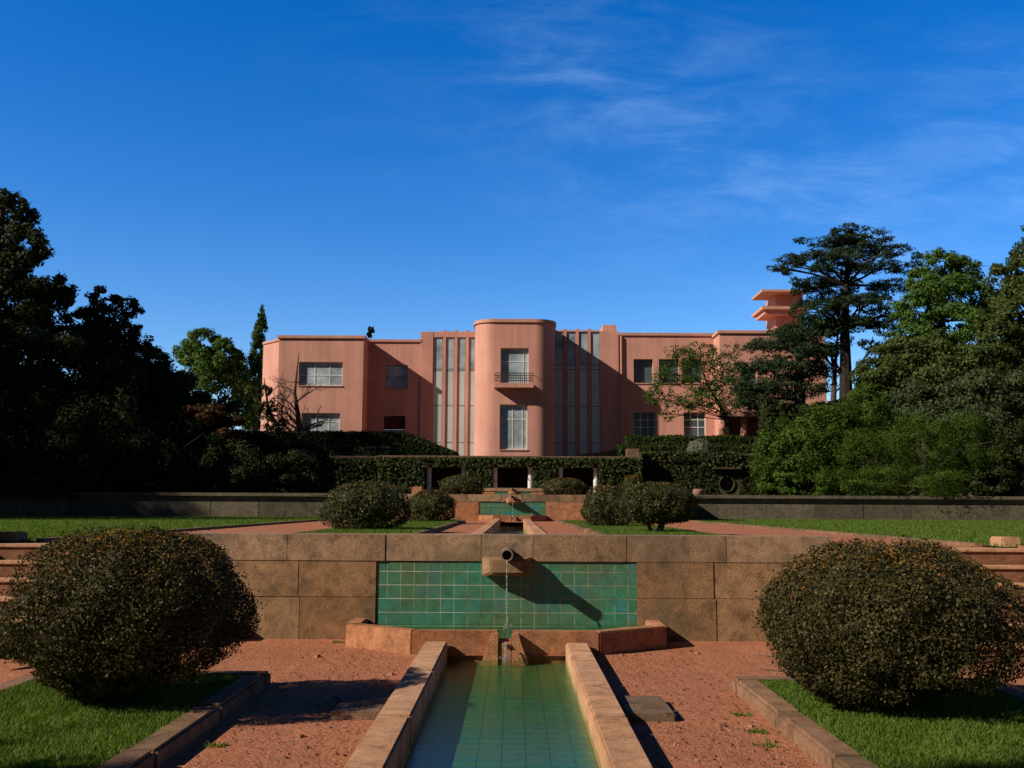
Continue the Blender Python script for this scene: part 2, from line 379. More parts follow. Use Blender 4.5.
# ------------------------------------------------------------------ ground levels
def sheet(name, mat, xs, ys, z, skip=(), kind='structure'):
    mb = MB()
    for i in range(len(xs) - 1):
        for j in range(len(ys) - 1):
            if (i, j) in skip: continue
            mb.add([(xs[i], ys[j], z), (xs[i+1], ys[j], z), (xs[i+1], ys[j+1], z), (xs[i], ys[j+1], z)], [(0, 1, 2, 3)])
    o = mb.build(name, mat, weld=True); tag(o, kind=kind); return o
Z2, Z3, Z4 = 1.1, 1.95, 4.4
W1, W2, W3, YL = 12.3, 34.0, 48.0, 56.0       # wall planes and the loggia
sheet('ground', M['gravel'], [-900, -.86, .86, 900], [-900, 3.2, 11.06, 1500], 0, {(1, 1)})
sheet('terrace_path', M['gravel'], [-90, -.56, .56, 90], [12.5, 13.2, 31.6, 40.2], Z2, {(1, 1)})
sheet('upper_terrace', M['earth'], [-120, -7, 7, 120], [34.2, 40.2, 56.2], Z3, {(0, 0), (2, 0)})
sheet('house_terrace', M['earth'], [-200, -7.6, 7.0, 200], [56.6, 57.9, 220], Z4, {(0, 0), (2, 0)})
sheet('terrace_gravel', M['gravel'], [-4.2, 4.2], [34.4, 55.8], Z3 + .004)
LX = 6.2
for sx in (-1, 1):
    xs = sorted([sx * LX, sx * 40]); sheet('lawn', M['turf'], xs, [12.75, 40], Z2 + .02)

def blades(name, regions, h, lean=.5):
    P = []; 
    for (x0, x1, y0, y1, z, n) in regions:
        a = np.empty((n, 3)); a[:, 0] = rng.uniform(x0, x1, n); a[:, 1] = rng.uniform(y0, y1, n); a[:, 2] = z; P.append(a)
    P = np.concatenate(P); n = len(P)
    hh = h * rng.uniform(.5, 1.3, n); ang = rng.uniform(0, 2 * np.pi, n); wd = .006 + h * .05
    d = np.stack([np.cos(ang), np.sin(ang), 0 * ang], 1)
    tip = P + np.stack([rng.normal(0, lean, n) * hh, rng.normal(0, lean, n) * hh, hh], 1)
    V = np.stack([P - d * wd, P + d * wd, tip], 1)
    me = bpy.data.meshes.new(name); me.vertices.add(n * 3); me.vertices.foreach_set('co', V.reshape(-1).astype(np.float32))
    me.loops.add(n * 3); me.loops.foreach_set('vertex_index', np.arange(n * 3, dtype=np.int32))
    me.polygons.add(n); me.polygons.foreach_set('loop_start', np.arange(0, n * 3, 3, dtype=np.int32))
    me.update(calc_edges=True); me.validate()
    return tag(link(name, me, M['blade']), kind='stuff')
blades('lawn_grass', [(LX, 15, 12.75, 22, Z2 + .02, 45000), (-15, -LX, 12.75, 22, Z2 + .02, 45000),
                      (LX, 26, 22, 40, Z2 + .02, 45000), (-26, -LX, 22, 40, Z2 + .02, 45000)], .05, .4)

# ------------------------------------------------------------------ beds with curbs
def bed(x0, x1, y0, y1, z, zc, cw, label, grassn, h):
    t = thing('grass_bed', label, 'flower bed', ((x0 + x1) / 2, (y0 + y1) / 2, z))
    m = MB(); n = max(2, int((y1 - y0) / 1.3))
    for a, b in ((x0, x0 + cw), (x1 - cw, x1)):
        ys = np.linspace(y0, y1 - cw - .006, n + 1)
        for i in range(n): m.box(a, b, ys[i] + .003, ys[i+1] - .003, z - .2, zc + random.uniform(-.006, .006))
    xs = np.linspace(x0, x1, 3)
    for i in range(2): m.box(xs[i] + .003, xs[i+1] - .003, y1 - cw, y1, z - .2, zc)
    m.build('curb', M['curb'], t, bevel=.022, rough=.003)
    MB().box(x0 + cw - .01, x1 - cw + .01, y0, y1 - cw + .01, z - .1, zc - .035).build('turf', M['turf'], t)
    b = blades('grass', [(x0 + cw - .02, x1 - cw + .02, y0, y1 - cw + .02, zc - .04, grassn)], h)
    b.parent = t; b.location = -t.location
    return t
bed(-4.2, -2.1, 3.6, 9.25, 0, .12, .2, 'grass bed with a low stone curb under the ball bush left of the near channel', 85000, .045)
bed(2.0, 4.25, 3.6, 9.1, 0, .12, .2, 'grass bed with a low stone curb under the ball bush right of the near channel', 85000, .045)
bed(-3.4, -1.42, 14.2, 31, Z2, Z2 + .07, .14, 'narrow grass strip with curb under the bushes left of the upper channel', 40000, .06)
bed(1.42, 3.4, 14.2, 31, Z2, Z2 + .07, .14, 'narrow grass strip with curb under the bushes right of the upper channel', 40000, .06)

# ------------------------------------------------------------------ fountains: wall, basin, channel
def blocks(mb, spec, y0, y1, g=.0015, dj=.006):
    for (x0, x1, z0, z1) in spec:
        j = random.uniform(-dj, dj)
        mb.box(x0 + g, x1 - g, y0 + j, y1, z0 + g, z1 - g)

def spout(t, cx, Y, z0, z1, w0, w1, dep, pr, plen, mat):
    s = MB()
    zt = z1; xm = cx
    # stone console: wide at the wall, chamfered to a narrower front, under-cut below
    back = [(xm - w0/2, Y), (xm + w0/2, Y)]
    vs = [(xm-w0/2, Y+.01, z0+.02), (xm+w0/2, Y+.01, z0+.02), (xm+w0/2, Y+.01, zt), (xm-w0/2, Y+.01, zt),
          (xm-w0/2, Y-dep*.4, z0), (xm+w0/2, Y-dep*.4, z0), (xm+w0/2, Y-dep*.4, zt), (xm-w0/2, Y-dep*.4, zt),
          (xm-w1/2, Y-dep, z0+.04), (xm+w1/2, Y-dep, z0+.04), (xm+w1/2, Y-dep, zt-.03), (xm-w1/2, Y-dep, zt-.03)]
    fs = [(3,2,1,0),(0,1,5,4),(1,2,6,5),(2,3,7,6),(3,0,4,7),(4,5,9,8),(5,6,10,9),(6,7,11,10),(7,4,8,11),(8,9,10,11)]
    o = s.add(vs, fs).build('spout', mat, t, bevel=.015)
    p = MB(); zc = zt + pr * .55; n = 20; ys = (Y + .01, Y - plen)
    ring = lambda r, y: [(xm + r * math.cos(k*2*math.pi/n), y, zc + r * math.sin(k*2*math.pi/n)) for k in range(n)]
    vs = ring(pr, ys[0]) + ring(pr, ys[1]) + ring(pr*.78, ys[1]) + ring(pr*.78, ys[1] + plen * .8)
    fs = []
    for a, b in ((0, n), (n, 2*n), (2*n, 3*n)):
        fs += [(a+k, a+(k+1)%n, b+(k+1)%n, b+k) for k in range(n)]
    fs.append(tuple(3*n + k for k in range(n)))
    p.add(vs, fs).build('pipe', M['pipe'], o)
    return zc

def basin(t_label, cx, fr, k, zb, zr, Y, wl):
    """half-octagon basin; k scales the plan"""
    t = thing('fountain_basin', t_label, 'fountain', (cx, Y - .6 * k, zb))
    out = [(cx-1.84*k, Y), (cx-1.84*k, Y-.62*k), (cx-1.02*k, Y-1.2*k), (cx+1.02*k, Y-1.2*k), (cx+1.84*k, Y-.62*k), (cx+1.84*k, Y)]
    th = .17 * k
    inn = [(cx-1.84*k+th, Y), (cx-1.84*k+th, Y-.62*k+th*.65), (cx-1.02*k+th*.3, Y-1.2*k+th), (cx+1.02*k-th*.3, Y-1.2*k+th), (cx+1.84*k-th, Y-.62*k+th*.65), (cx+1.84*k-th, Y)]
    m = MB()
    notch = .075 * k
    segs = [(0,1),(1,2),(3,4),(4,5)]
    for a, b in segs:
        A, B, C, D = map(Vector, (out[a], out[b], inn[b], inn[a]))
        m.prism([tuple(A), tuple(B), tuple(C), tuple(D)], zb - .3, zr + random.uniform(-.003, .003))
    for s in (-1, 1):
        a = (cx + s*notch, Y-1.2*k); b = (cx + s*1.02*k, Y-1.2*k); c = (cx + s*(1.02*k-th*.3), Y-1.2*k+th); d = (cx + s*notch, Y-1.2*k+th)
        pl = [a, b, c, d] if s > 0 else [b, a, d, c]
        m.prism(pl, zb - .3, zr)
    m.box(cx-notch, cx+notch, Y-1.2*k+.01, Y-1.2*k+th-.01, zb-.3, wl-.03)
    m.build('rim', fr, t, bevel=.012)
    # outlet lip: two cheeks and a sloping throat
    o = MB(); y0 = Y-1.2*k-.2*k; y1 = Y-1.2*k-.002; h = zr-.012
    for s in (-1, 1):
        pr = [(cx+s*notch*.9, h), (cx+s*(notch+.075*k), h), (cx+s*(notch+.2*k), zb-.13*k), (cx+s*notch*.9, zb-.13*k)]
        if s > 0: pr = pr[::-1]
        o.xprof(pr, y0 + .05*k, y1)
    o.box(cx-notch*.95, cx+notch*.95, y0+.07*k, y1, zb-.13*k, wl-.036); o.box(cx-notch*.5, cx+notch*.5, y0+.01*k, y0+.069*k, wl-.07*k, wl-.04)
    o.build('outlet', fr, t, bevel=.012)
    MB().prism(inn, zb-.06, zb-.03).build('basin_floor', M['tile_floor'], t)
    wm = MB(); wm.add([(x, y, wl) for x, y in inn], [tuple(range(6))])
    q = wm.build('water', M['water']); tag(q, kind='structure')
    return t

def channel(label, hi, ho, y0, y1, zg, zt, wl, zbot, mat, endcap=True):
    t = thing('water_channel', label, 'water channel', (0, (y0+y1)/2, zg))
    for s in (-1, 1):
        m = MB(); n = max(2, int((y1-y0)/1.9)); ys = np.linspace(y0, y1, n+1)
        for i in range(n):
            a, b = sorted((s*(hi + random.uniform(-.003,.003)), s*ho)); m.box(a, b, ys[i]+.002, ys[i+1]-.002, zbot, zt+random.uniform(-.004,.004))
        m.build('coping', mat, t, bevel=.014)
    MB().box(-hi+.002, hi-.002, y0, y1+.3, zbot-.05, zbot+.02).build('channel_floor', M['tile_floor'], t)
    if endcap: MB().box(-ho, ho, y0-.25, y0-.003, zbot, zt).build('end_stone', mat, t, bevel=.014)
    wm = MB(); wm.add([(-hi, y0, wl), (hi, y0, wl), (hi, y1+.05, wl), (-hi, y1+.05, wl)], [(0,1,2,3)])
    q = wm.build('water', M['water']); tag(q, kind='structure')
    return t

def stream(cx, y, z1, z0, r, throw=.05):
    m = MB(); n = 26; pts = []; rad = []
    for i in range(n):
        f = i/(n-1); z = z1 + (z0-z1)*f
        pts.append((cx + .006*math.sin(f*17+z*3)*f, y - throw*math.sqrt(f), z)); rad.append(r*(.25+1.0*math.sin(i*1.9+cx)**2)*(1-.2*f))
    m.tube(pts, rad, 7)
    for i in range(14):
        aa = i*2.4; q = .004+random.random()*.006; c = Vector((cx+math.cos(aa)*random.uniform(.01,.06), y-throw+math.sin(aa)*random.uniform(.01,.06), z0+random.uniform(.0,.05)))
        m.add([c+Vector((0,0,q*2)), c+Vector((q,0,0)), c+Vector((-q*.6,q,0)), c+Vector((-q*.6,-q,0)), c-Vector((0,0,q*2))], [(0,1,2),(0,2,3),(0,3,1),(4,2,1),(4,3,2),(4,1,3)])
    for i in range(70):
        f = random.random()**.6; z = z1+(z0-z1)*f; q = .002+random.random()*.003
        c = Vector((cx + random.gauss(0, .012+.015*f), y-throw*math.sqrt(f)+random.gauss(0,.012), z))
        m.add([c+Vector((0,0,q*2)), c+Vector((q,0,0)), c+Vector((-q*.6,q,0)), c+Vector((-q*.6,-q,0)), c-Vector((0,0,q*2))], [(0,1,2),(0,2,3),(0,3,1),(4,2,1),(4,3,2),(4,1,3)])
    o = m.build('water_stream', M['stream'], smooth=True); return tag(o, kind='structure')

# --- near wall with its tile panel
def px1(p): return X(p, W1, 590)
PX0, PX1 = px1(376), px1(637); PZ = .93
wl_t = thing('garden_wall', 'granite wall with a wide green tile panel and a spout between the near bushes', 'wall', (0, W1, 0))
m = MB(); xe = 3.95
cut = [-xe, px1(298), PX0]
low = []
for a, b in zip(cut[:-1], cut[1:]): low += [(a, b, .5, .93)]
low += [(-xe, px1(230), 0-.1, .5), (px1(230), px1(300), -.1, .5), (px1(300), PX0, -.1, .5)]
cut = [PX1, px1(714), xe]
for a, b in zip(cut[:-1], cut[1:]): low += [(a, b, .5, .93)]
low += [(PX1, px1(716), -.1, .5), (px1(716), px1(790), -.1, .5), (px1(790), xe, -.1, .5)]
blocks(m, low, W1, W1+.45)
m.box(PX0+.005, PX1-.005, W1+.05, W1+.45, -.1, PZ-.004)
m.build('masonry', M['stone'], wl_t, bevel=.004)
m = MB()
cp = [-xe, px1(286), px1(384.5), px1(481), px1(533), px1(627), px1(727), xe]
blocks(m, [(a, b, .93, 1.25) for a, b in zip(cp[:-1], cp[1:])], W1-.004, W1+.5, .0015, .005)
m.build('coping', M['coping'], wl_t, bevel=.004)
MB().box(PX0+.002, PX1-.002, W1+.018, W1+.049, .02, PZ-.006).build('tile_panel', M['tile_wall'], wl_t)
zc = spout(wl_t, px1(507), W1, .76, .99, .6, .4, .24, .072, .47, M['stone'])
cx1 = px1(507)
basin('low angular stone basin with a notched lip below the wide green tile panel', px1(506.5), M['redstone'], 1.0, 0, .25, W1 - .002, .19)
stream(cx1, W1-.47, zc-.05, .19, .009, .06)
stream(cx1, W1-1.42, .15, -.03, .014, .05)
channel('long tiled water channel with pale stone copings in the foreground', .64, .88, 3.4, W1-1.225, 0, .14, -.03, -.11, M['rim'])
# --- stepping slabs beside the near channel
for sx, lab, xo in ((1, 'flat weathered stone slab lying on sunlit gravel beside the right coping of the near channel', 0), (-1, 'flat stone slab in the ball bush shadow beside the left coping of the near channel', 0)):
    m = MB(); a, b = sorted((sx*.92, sx*1.3))
    m.box(a, b, 7.75, 8.12, -.03, .06); m.box(a, b, 8.135, 8.5, -.03, .055)
    tag(m.build('stone_slab', M['slab'], bevel=.012), lab, 'slab')

# --- wall of the middle level
def px2(p): return X(p, W2, 508)
w2 = thing('garden_wall', 'reddish stone wall with a smaller green tile panel at the end of the upper channel', 'wall', (0, W2, Z2))
m = MB(); P0, P1 = px2(479), px2(546); e2 = 4.3
zt2, zp2 = 1.99, 1.74
sp2 = []
for a, b in ((-e2, -2.6), (-2.6, P0), (P1, 2.6), (2.6, e2)): sp2.append((a, b, Z2-.1, zp2))
blocks(m, sp2, W2, W2+.4); m.box(P0+.004, P1-.004, W2+.05, W2+.4, Z2-.1, zp2)
m.build('masonry', M['redstone'], w2, bevel=.01)
m = MB(); xs = [-e2, -2.9, -1.5, -.35, .35, 1.5, 2.9, e2]
blocks(m, [(a, b, zp2, zt2) for a, b in zip(xs[:-1], xs[1:])], W2-.01, W2+.45); m.build('coping', M['coping'], w2, bevel=.012)
MB().box(P0+.002, P1-.002, W2+.02, W2+.049, Z2, zp2-.004).build('tile_panel', M['tile_wall'], w2)
zc2 = spout(w2, px2(512.5), W2, 1.68, 1.86, .42, .26, .22, .06, .42, M['redstone'])
basin('small angular stone basin below the tile panel of the reddish middle wall', px2(512.5), M['redstone'], .62, Z2, Z2+.2, W2-.002, Z2+.14)
stream(px2(512.5), W2-.42, zc2-.04, Z2+.14, .012)
channel('narrow sunken water channel on the middle level behind the near wall', .36, .57, 13.3, 32.9, Z2, Z2+.1, Z2-.1, Z2-.3, M['rim'])
for s, lab in ((-1, 'left'), (1, 'right')):
    m = MB(); a, b = sorted((s*e2, s*(e2-.4)))
    m.box(a, b, W2+.47, 40.3, Z2-.1, zt2)
    tag(m.build('return_wall', M['redstone'], bevel=.01), 'stone return wall running back from the %s end of the reddish middle wall' % lab, 'wall')
# --- third small fountain wall
def px3(p): return X(p, W3, 490)
w3 = thing('garden_wall', 'small stone fountain block with a thin strip of green tiles in front of the ivy loggia', 'wall', (0, W3, Z3))
a, b = px3(482), px3(544); zt3 = Zh(488, W3); P0, P1 = px3(495), px3(531)
m = MB(); m.box(a, P0, W3, W3+.4, Z3, zt3-.17); m.box(P1, b, W3, W3+.4, Z3, zt3-.17); m.box(P0, P1, W3+.04, W3+.4, Z3, zt3-.17)
m.build('masonry', M['redstone'], w3)
MB().box(a-.03, b+.03, W3-.03, W3+.45, zt3-.168, zt3).build('coping', M['coping'], w3, bevel=.015)
MB().box(P0+.003, P1-.003, W3+.012, W3+.039, Z3, zt3-.17).build('tile_panel', M['tile_wall'], w3)
spout(w3, px3(513), W3, zt3-.32, zt3-.12, .4, .25, .25, .07, .4, M['redstone'])

# --- steps at both ends of the near wall
for sx, lab in ((-1, 'left'), (1, 'right')):
    t = thing('stone_steps', 'flight of worn reddish stone steps behind the ball bush at the %s edge' % lab, 'steps', (sx*5, 11.5, 0))
    zs = 1.108
    for i in range(6):
        z = zs*(i+1)/6; y = 10.62 + .34*i
        a, b = sorted((sx*3.99, sx*6.4))
        MB().box(a, b, y, y+.345 if i < 5 else 12.78, -.05 if i == 0 else zs*i/6 - .02, z-.042).build('step', M['stepstone'], t, bevel=.008); MB().box(a, b, y-.025, y+.312 if i < 5 else 12.78, z-.04, z).build('tread', M['rim'], t, bevel=.012)  # paler tread stone stands in for the sunlit line on each step
    a, b = sorted((sx*6.405, sx*6.84))
    pr = [(10.4,-.05),(10.4,.2),(12.1,1.14),(12.74,1.14),(12.74,-.05)]; n = len(pr)
    MB().add([(x, y, z) for x in (a, b) for y, z in pr], [tuple(range(n)), tuple(range(2*n-1, n-1, -1))]+[(i, n+i, n+(i+1)%n, (i+1)%n) for i in range(n)]).build('cheek', M['redstone'], t, bevel=.01)
    m = MB(); a, b = sorted((sx*7.42, sx*45)); 
    xs = np.linspace(a, b, 28); blocks(m, [(xs[i], xs[i+1], -.1, 1.15) for i in range(27)], W1, W1+.4)
    tag(m.build('garden_wall', M['stone'], bevel=.01), 'plain granite wall beyond the steps at the %s edge' % lab, 'wall')
    a, b = sorted((sx*6.27, sx*6.52))
    tag(MB().box(a, b, 12.85, 13.2, Z2-.05, Z2+.14).build('kerb_block', M['rim' if sx > 0 else 'slab'], bevel=.02), ('sunlit' if sx > 0 else 'shaded') + ' stone block at the lawn corner above the %s steps' % lab, 'block')  # left block gets darker stone, its shade put into the colour
    a, b = sorted((sx*6.08, sx*6.2))
    m = MB()
    for i in range(14): m.box(a, b, 13.22+i*1.9, 13.22+i*1.9+1.89, Z2-.05, Z2+.05)
    tag(m.build('lawn_edging', M['curb'], bevel=.01), 'low stone edging along the %s lawn' % lab, 'edging')
    a, b = sorted((sx*6.9, sx*7.35)); m = MB(); m.box(a, b, 12.32, 12.77, 0, 1.95); m.box(a-.05, b+.05, 12.27, 12.82, 1.953, 2.1)
    tag(m.build('stone_pier', M['stone'], bevel=.015, weld=True), 'added unseen stone pier with a cap slab at the head of the %s steps' % lab, 'pier')  # pair added out of view; the left one shades the kerb block
    # two-tier side walls at the back of the lawns
    m = MB(); a, b = sorted((sx*(e2+.02), sx*60)); xs = np.linspace(a, b, 30)
    blocks(m, [(xs[i], xs[i+1], Z2-.1, 1.72) for i in range(29)], 40.0, 40.4, .002, .01)
    t = thing('terrace_wall', 'long low dark stone wall with a raised ledge behind the %s lawn' % lab, 'wall', (sx*20, 40, Z2))
    m.build('masonry', M['darkwall'], t, bevel=.01)
    MB().box(a, b, 40.41, 40.9, 1.6, 2.08).build('ledge', M['darkwall'], t, bevel=.02)

# ------------------------------------------------------------------ loggia (terrace front)
zlt = Zh(456, YL); zlo = Zh(466, YL)
lx0, lx1 = X(380, YL), X(640, YL)
lg = thing('loggia', 'ivy covered garden loggia with pale round columns below the pink house', 'loggia', (0, YL, Z3))
m = MB(); m.box(lx0, lx1, YL, YL+.5, zlo, zlt-.14)
opn = [(424, 468), (491, 534), (556.5, 600)]
edges = [380] + [q for o in opn for q in o] + [640]
for i in range(0, len(edges), 2):
    m.box(X(edges[i], YL)+.003, X(edges[i+1], YL)-.003, YL+.04, YL+.45, Z3, zlo-.002)
m.build('wall', M['darkwall'], lg)
MB().box(lx0-.1, lx1+.1, YL-.1, YL+1.2, zlt-.138, zlt).build('parapet', M['slab'], lg, bevel=.02)
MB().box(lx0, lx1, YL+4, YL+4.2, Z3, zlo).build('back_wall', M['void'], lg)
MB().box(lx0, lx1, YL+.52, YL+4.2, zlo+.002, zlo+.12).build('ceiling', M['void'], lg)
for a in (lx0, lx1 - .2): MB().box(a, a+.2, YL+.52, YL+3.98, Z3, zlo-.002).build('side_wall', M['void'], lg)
for p in (429, 464, 495, 530.5, 560.5, 596):
    x = X(p, YL); m = MB()
    m.tube([(x, YL+.2, Z3+.15), (x, YL+.2, zlo-.12)], [.15, .135], 16)
    m.box(x-.19, x+.19, YL+.02, YL+.39, zlo-.12, zlo-.002); m.box(x-.2, x+.2, YL+.01, YL+.4, Z3, Z3+.15)
    m.build('column', M['column'], lg)
def facade_leaves(rects, n, size, jit=.12, name='ivy'):
    """leaves over upright rectangles (x0,x1,y,z0,z1)"""
    A = np.array([(r[1]-r[0])*(r[4]-r[3]) for r in rects]); A = A/A.sum(); P = []
    for r, a in zip(rects, A):
        k = max(1, int(n*a)); q = np.empty((k, 3)); q[:,0] = rng.uniform(r[0], r[1], k); q[:,2] = rng.uniform(r[3], r[4], k)
        q[:,1] = r[2] - np.abs(rng.normal(0, jit, k)) - .25*jit*(1+np.sin(q[:,0]*2.1+q[:,2]*1.3))
        P.append(q)
    P = np.concatenate(P); Nn = np.tile([0, -1, .35], (len(P), 1)) + rng.normal(0, .55, (len(P), 3))
    return leaf_mesh(name, P, Nn, size, .8)
rects = [(lx0-.1, lx1+.1, YL, zlo-.08, zlt-.1)]
for i in range(0, len(edges), 2):
    rects.append((X(edges[i], YL)-.05, X(edges[i+1], YL)+.05, YL, Z3, zlo))
me = facade_leaves(rects, 26000, .14)
tag(link('ivy', me, M['ivy']), 'dense ivy hanging over the front of the loggia with the pale columns', 'ivy')

# recessed terrace walls either side of the loggia
m = MB(); xa, xb = X(200, 58), lx0-.12; zl = Zh(457, 58)
m.box(-70, xb, 57.6, 58, Z3, zl-.15)
t = thing('terrace_wall', 'dark ivy grown terrace wall left of the loggia', 'wall', (xb-5, 58, Z3))
m.build('masonry', M['darkwall'], t); MB().box(-70, xb, 57.45, 58.3, zl-.148, zl).build('ledge', M['slab'], t, bevel=.02)
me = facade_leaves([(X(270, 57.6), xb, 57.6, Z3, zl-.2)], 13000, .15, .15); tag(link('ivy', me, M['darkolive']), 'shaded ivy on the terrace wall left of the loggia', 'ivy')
xa = lx1+.12
t = thing('terrace_wall', 'brown terrace wall with a round oculus window right of the loggia', 'wall', (xa+5, 57.5, Z3))
zr = Zh(459, 57.6)
xo = X(726, 57.6); zo = Zh(483, 57.6); ro = .42
# wall around a round opening: quads from a ring to its square surround
m = MB(); n = 32; q = .7
ring = [(xo+ro*math.cos(k*2*math.pi/n), zo+ro*math.sin(k*2*math.pi/n)) for k in range(n)]
sq = []
for k in range(n):
    c, s_ = math.cos(k*2*math.pi/n), math.sin(k*2*math.pi/n); f = q/max(abs(c), abs(s_)); sq.append((xo+f*c, zo+f*s_))
for k in range(n):
    l = (k+1) % n
    m.add([(ring[k][0],57.6,ring[k][1]),(sq[k][0],57.6,sq[k][1]),(sq[l][0],57.6,sq[l][1]),(ring[l][0],57.6,ring[l][1])], [(0,1,2,3)])
    m.add([(ring[k][0],57.6,ring[k][1]),(ring[l][0],57.6,ring[l][1]),(ring[l][0],58,ring[l][1]),(ring[k][0],58,ring[k][1])], [(0,1,2,3)])
m.wall((xa, 57.6), (70, 57.6), Z3-.5, zr-.12, .4, [(xo-q-xa, xo+q-xa, zo-q, zo+q)])
m.build('masonry', M['brownwall'], t, weld=True)
m = MB(); m.box(xa, X(706, 57.6), 57.45, 58.2, zr-.118, zr); m.build('ledge', M['slab'], t, bevel=.02)
m = MB(); z_ = Zh(466.5, 57.6); m.box(X(712, 57.3), X(741, 57.3), 57.2, 57.598, z_-.12, z_); m.build('ledge', M['brownwall'], t, bevel=.02)
m = MB()
for k in range(n):
    l = (k+1) % n
    def rr(k, r): return (xo+r*math.cos(k*2*math.pi/n), zo+r*math.sin(k*2*math.pi/n))
    a, b, c, d = rr(k, ro*.97), rr(l, ro*.97), rr(l, ro*1.1), rr(k, ro*1.1)
    m.add([(a[0],57.52,a[1]),(d[0],57.52,d[1]),(c[0],57.52,c[1]),(b[0],57.52,b[1]),(d[0],57.6,d[1]),(c[0],57.6,c[1]),(a[0],57.6,a[1]),(b[0],57.6,b[1])], [(0,1,2,3),(1,4,5,2),(0,3,7,6)])
m.build('oculus_frame', M['brownwall'], t)
MB().box(xo-.6, xo+.6, 58.05, 58.1, zo-.6, zo+.6).build('oculus_grille', M['void'], t)
# terracotta pot on the ledge
def lathe(prof, c, n=20):
    m = MB(); vs = []; fs = []
    for r, z in prof:
        vs += [(c[0]+r*math.cos(k*2*math.pi/n), c[1]+r*math.sin(k*2*math.pi/n), c[2]+z) for k in range(n)]
    for i in range(len(prof)-1):
        fs += [(i*n+k, i*n+(k+1)%n, (i+1)*n+(k+1)%n, (i+1)*n+k) for k in range(n)]
    return m.add(vs, fs)
pp = at_y(698, 494, 42)
tag(lathe([(.0,0),(.14,0),(.17,.05),(.22,.2),(.23,.3),(.19,.4),(.16,.38),(.14,.3),(0,.3)], (pp.x, 42, Z3)).build('terracotta_pot', M['terracotta'], smooth=True), 'round terracotta pot below the oculus wall right of the loggia', 'pot')
pp = at_y(417, 492, 41)
tag(MB().box(pp.x-.22, pp.x+.22, 40.95, 41.3, Z3, Z3+.42).build('stone_block', M['redstone'], bevel=.03), 'small reddish stone block between the two round bushes left of the middle wall', 'block')

# ------------------------------------------------------------------ bushes
def egg_dir(d):
    """unit directions -> a fuller, pear-shaped clipped ball, widest below its middle"""
    q = 2.5; d = d/((np.abs(d)**q).sum(1)**(1/q))[:,None]
    k = 1-.11*(d[:,2]+.25)
    return d*np.stack([k, k, np.ones(len(d))], 1)
def bush_mesh(name, lobes, n, size, inner=.25, seed=0, flatbase=None, topcut=None, lump=.085, pock=0, egg=False):
    """lobes: (x,y,z,rx,ry,rz); leaves near the surface of the union, some inside"""
    P = []; NN = []
    w = np.array([l[3]*l[5] for l in lobes]); w = w/w.sum()
    for l, ww in zip(lobes, w):
        k = int(n*ww); d = unit(k)
        th = np.arctan2(d[:,1], d[:,0])
        lmp = 1 + lump*(np.sin(5*th+seed+3*d[:,2]) + np.sin(7*d[:,2]+2*th+seed*2))*.5 + lump*.6*np.sin(11*th-5*d[:,2]+seed)
        rad = lmp*np.where(rng.random(k) < inner, rng.uniform(.45, .95, k), np.where(rng.random(k) < .05, 1+np.abs(rng.normal(0, .04, k)), 1-np.abs(rng.normal(0, .05, k))))
        if egg and l is lobes[0]:
            d = egg_dir(d)
        p = np.array(l[:3]) + d*np.array(l[3:])*rad[:,None]
        nn = d/np.array(l[3:]); nn /= np.linalg.norm(nn, axis=1)[:,None]
        P.append(p); NN.append(nn*.7 + rng.normal(0, .6, (k, 3)))
    P = np.concatenate(P); NN = np.concatenate(NN)
    if pock:
        c = np.array(lobes[0][:3]); q = (P-c)/np.array(lobes[0][3:]); rr = np.linalg.norm(q, axis=1)
        f = 2*np.pi/pock; a = seed*1.7
        nz = np.sin(P[:,0]*f+a+2*np.sin(P[:,2]*f*.7))*np.sin(P[:,1]*f*1.1+a*2)+np.sin(P[:,2]*f*1.3+a+1.5*np.sin(P[:,0]*f*.8))*.8+.5*np.sin(P[:,0]*f*2.3+P[:,2]*f*1.9+a)
        keep = (rr < .84+.05*np.sin(P[:,0]*23)) | (nz > -.5) | (rng.random(len(P)) < .42)
        P = P[keep]; NN = NN[keep]
    if flatbase is not None: keep = P[:,2] > flatbase; P = P[keep]; NN = NN[keep]
    return P, NN
def ellipsoid(l, k, nu=24, nv=14, lump=.05, seed=0):
    m = MB(); vs = []; fs = []
    for i in range(nv+1):
        ph = math.pi*i/nv
        for j in range(nu):
            th = 2*math.pi*j/nu; q = k*(1+lump*math.sin(5*th+seed+3*math.cos(ph))+lump*math.sin(9*ph+2*th))
            vs.append((l[0]+l[3]*q*math.sin(ph)*math.cos(th), l[1]+l[4]*q*math.sin(ph)*math.sin(th), l[2]+l[5]*q*math.cos(ph)))
    for i in range(nv):
        for j in range(nu): fs.append((i*nu+j, (i+1)*nu+j, (i+1)*nu+(j+1)%nu, i*nu+(j+1)%nu))
    return vs, fs
def stems(base, lobes, n=7, r=.022, spread=.62):
    m = MB()
    for i in range(n):
        l = lobes[i % len(lobes)]; a = random.uniform(0, 6.28)
        e = Vector((l[0]+l[3]*spread*math.cos(a)*random.uniform(.4,1), l[1]+l[4]*spread*math.sin(a)*random.uniform(.4,1), l[2]-l[5]*random.uniform(-.2,.45)))
        b = Vector(base)+Vector((random.uniform(-.12,.12), random.uniform(-.12,.12), 0))
        mid = b.lerp(e, .45)+Vector((random.uniform(-.06,.06), random.uniform(-.06,.06), .04))
        m.tube([b, mid, e], [r, r*.75, r*.35], 6)
        for q in range(3):
            s0 = mid.lerp(e, random.uniform(0,.7)); dv = Vector((random.gauss(0,.25), random.gauss(0,.25), random.uniform(.0,.2)))
            m.tube([s0, s0+dv*.6, s0+dv*1.2], [r*.5, r*.4, r*.15], 5)
    return m
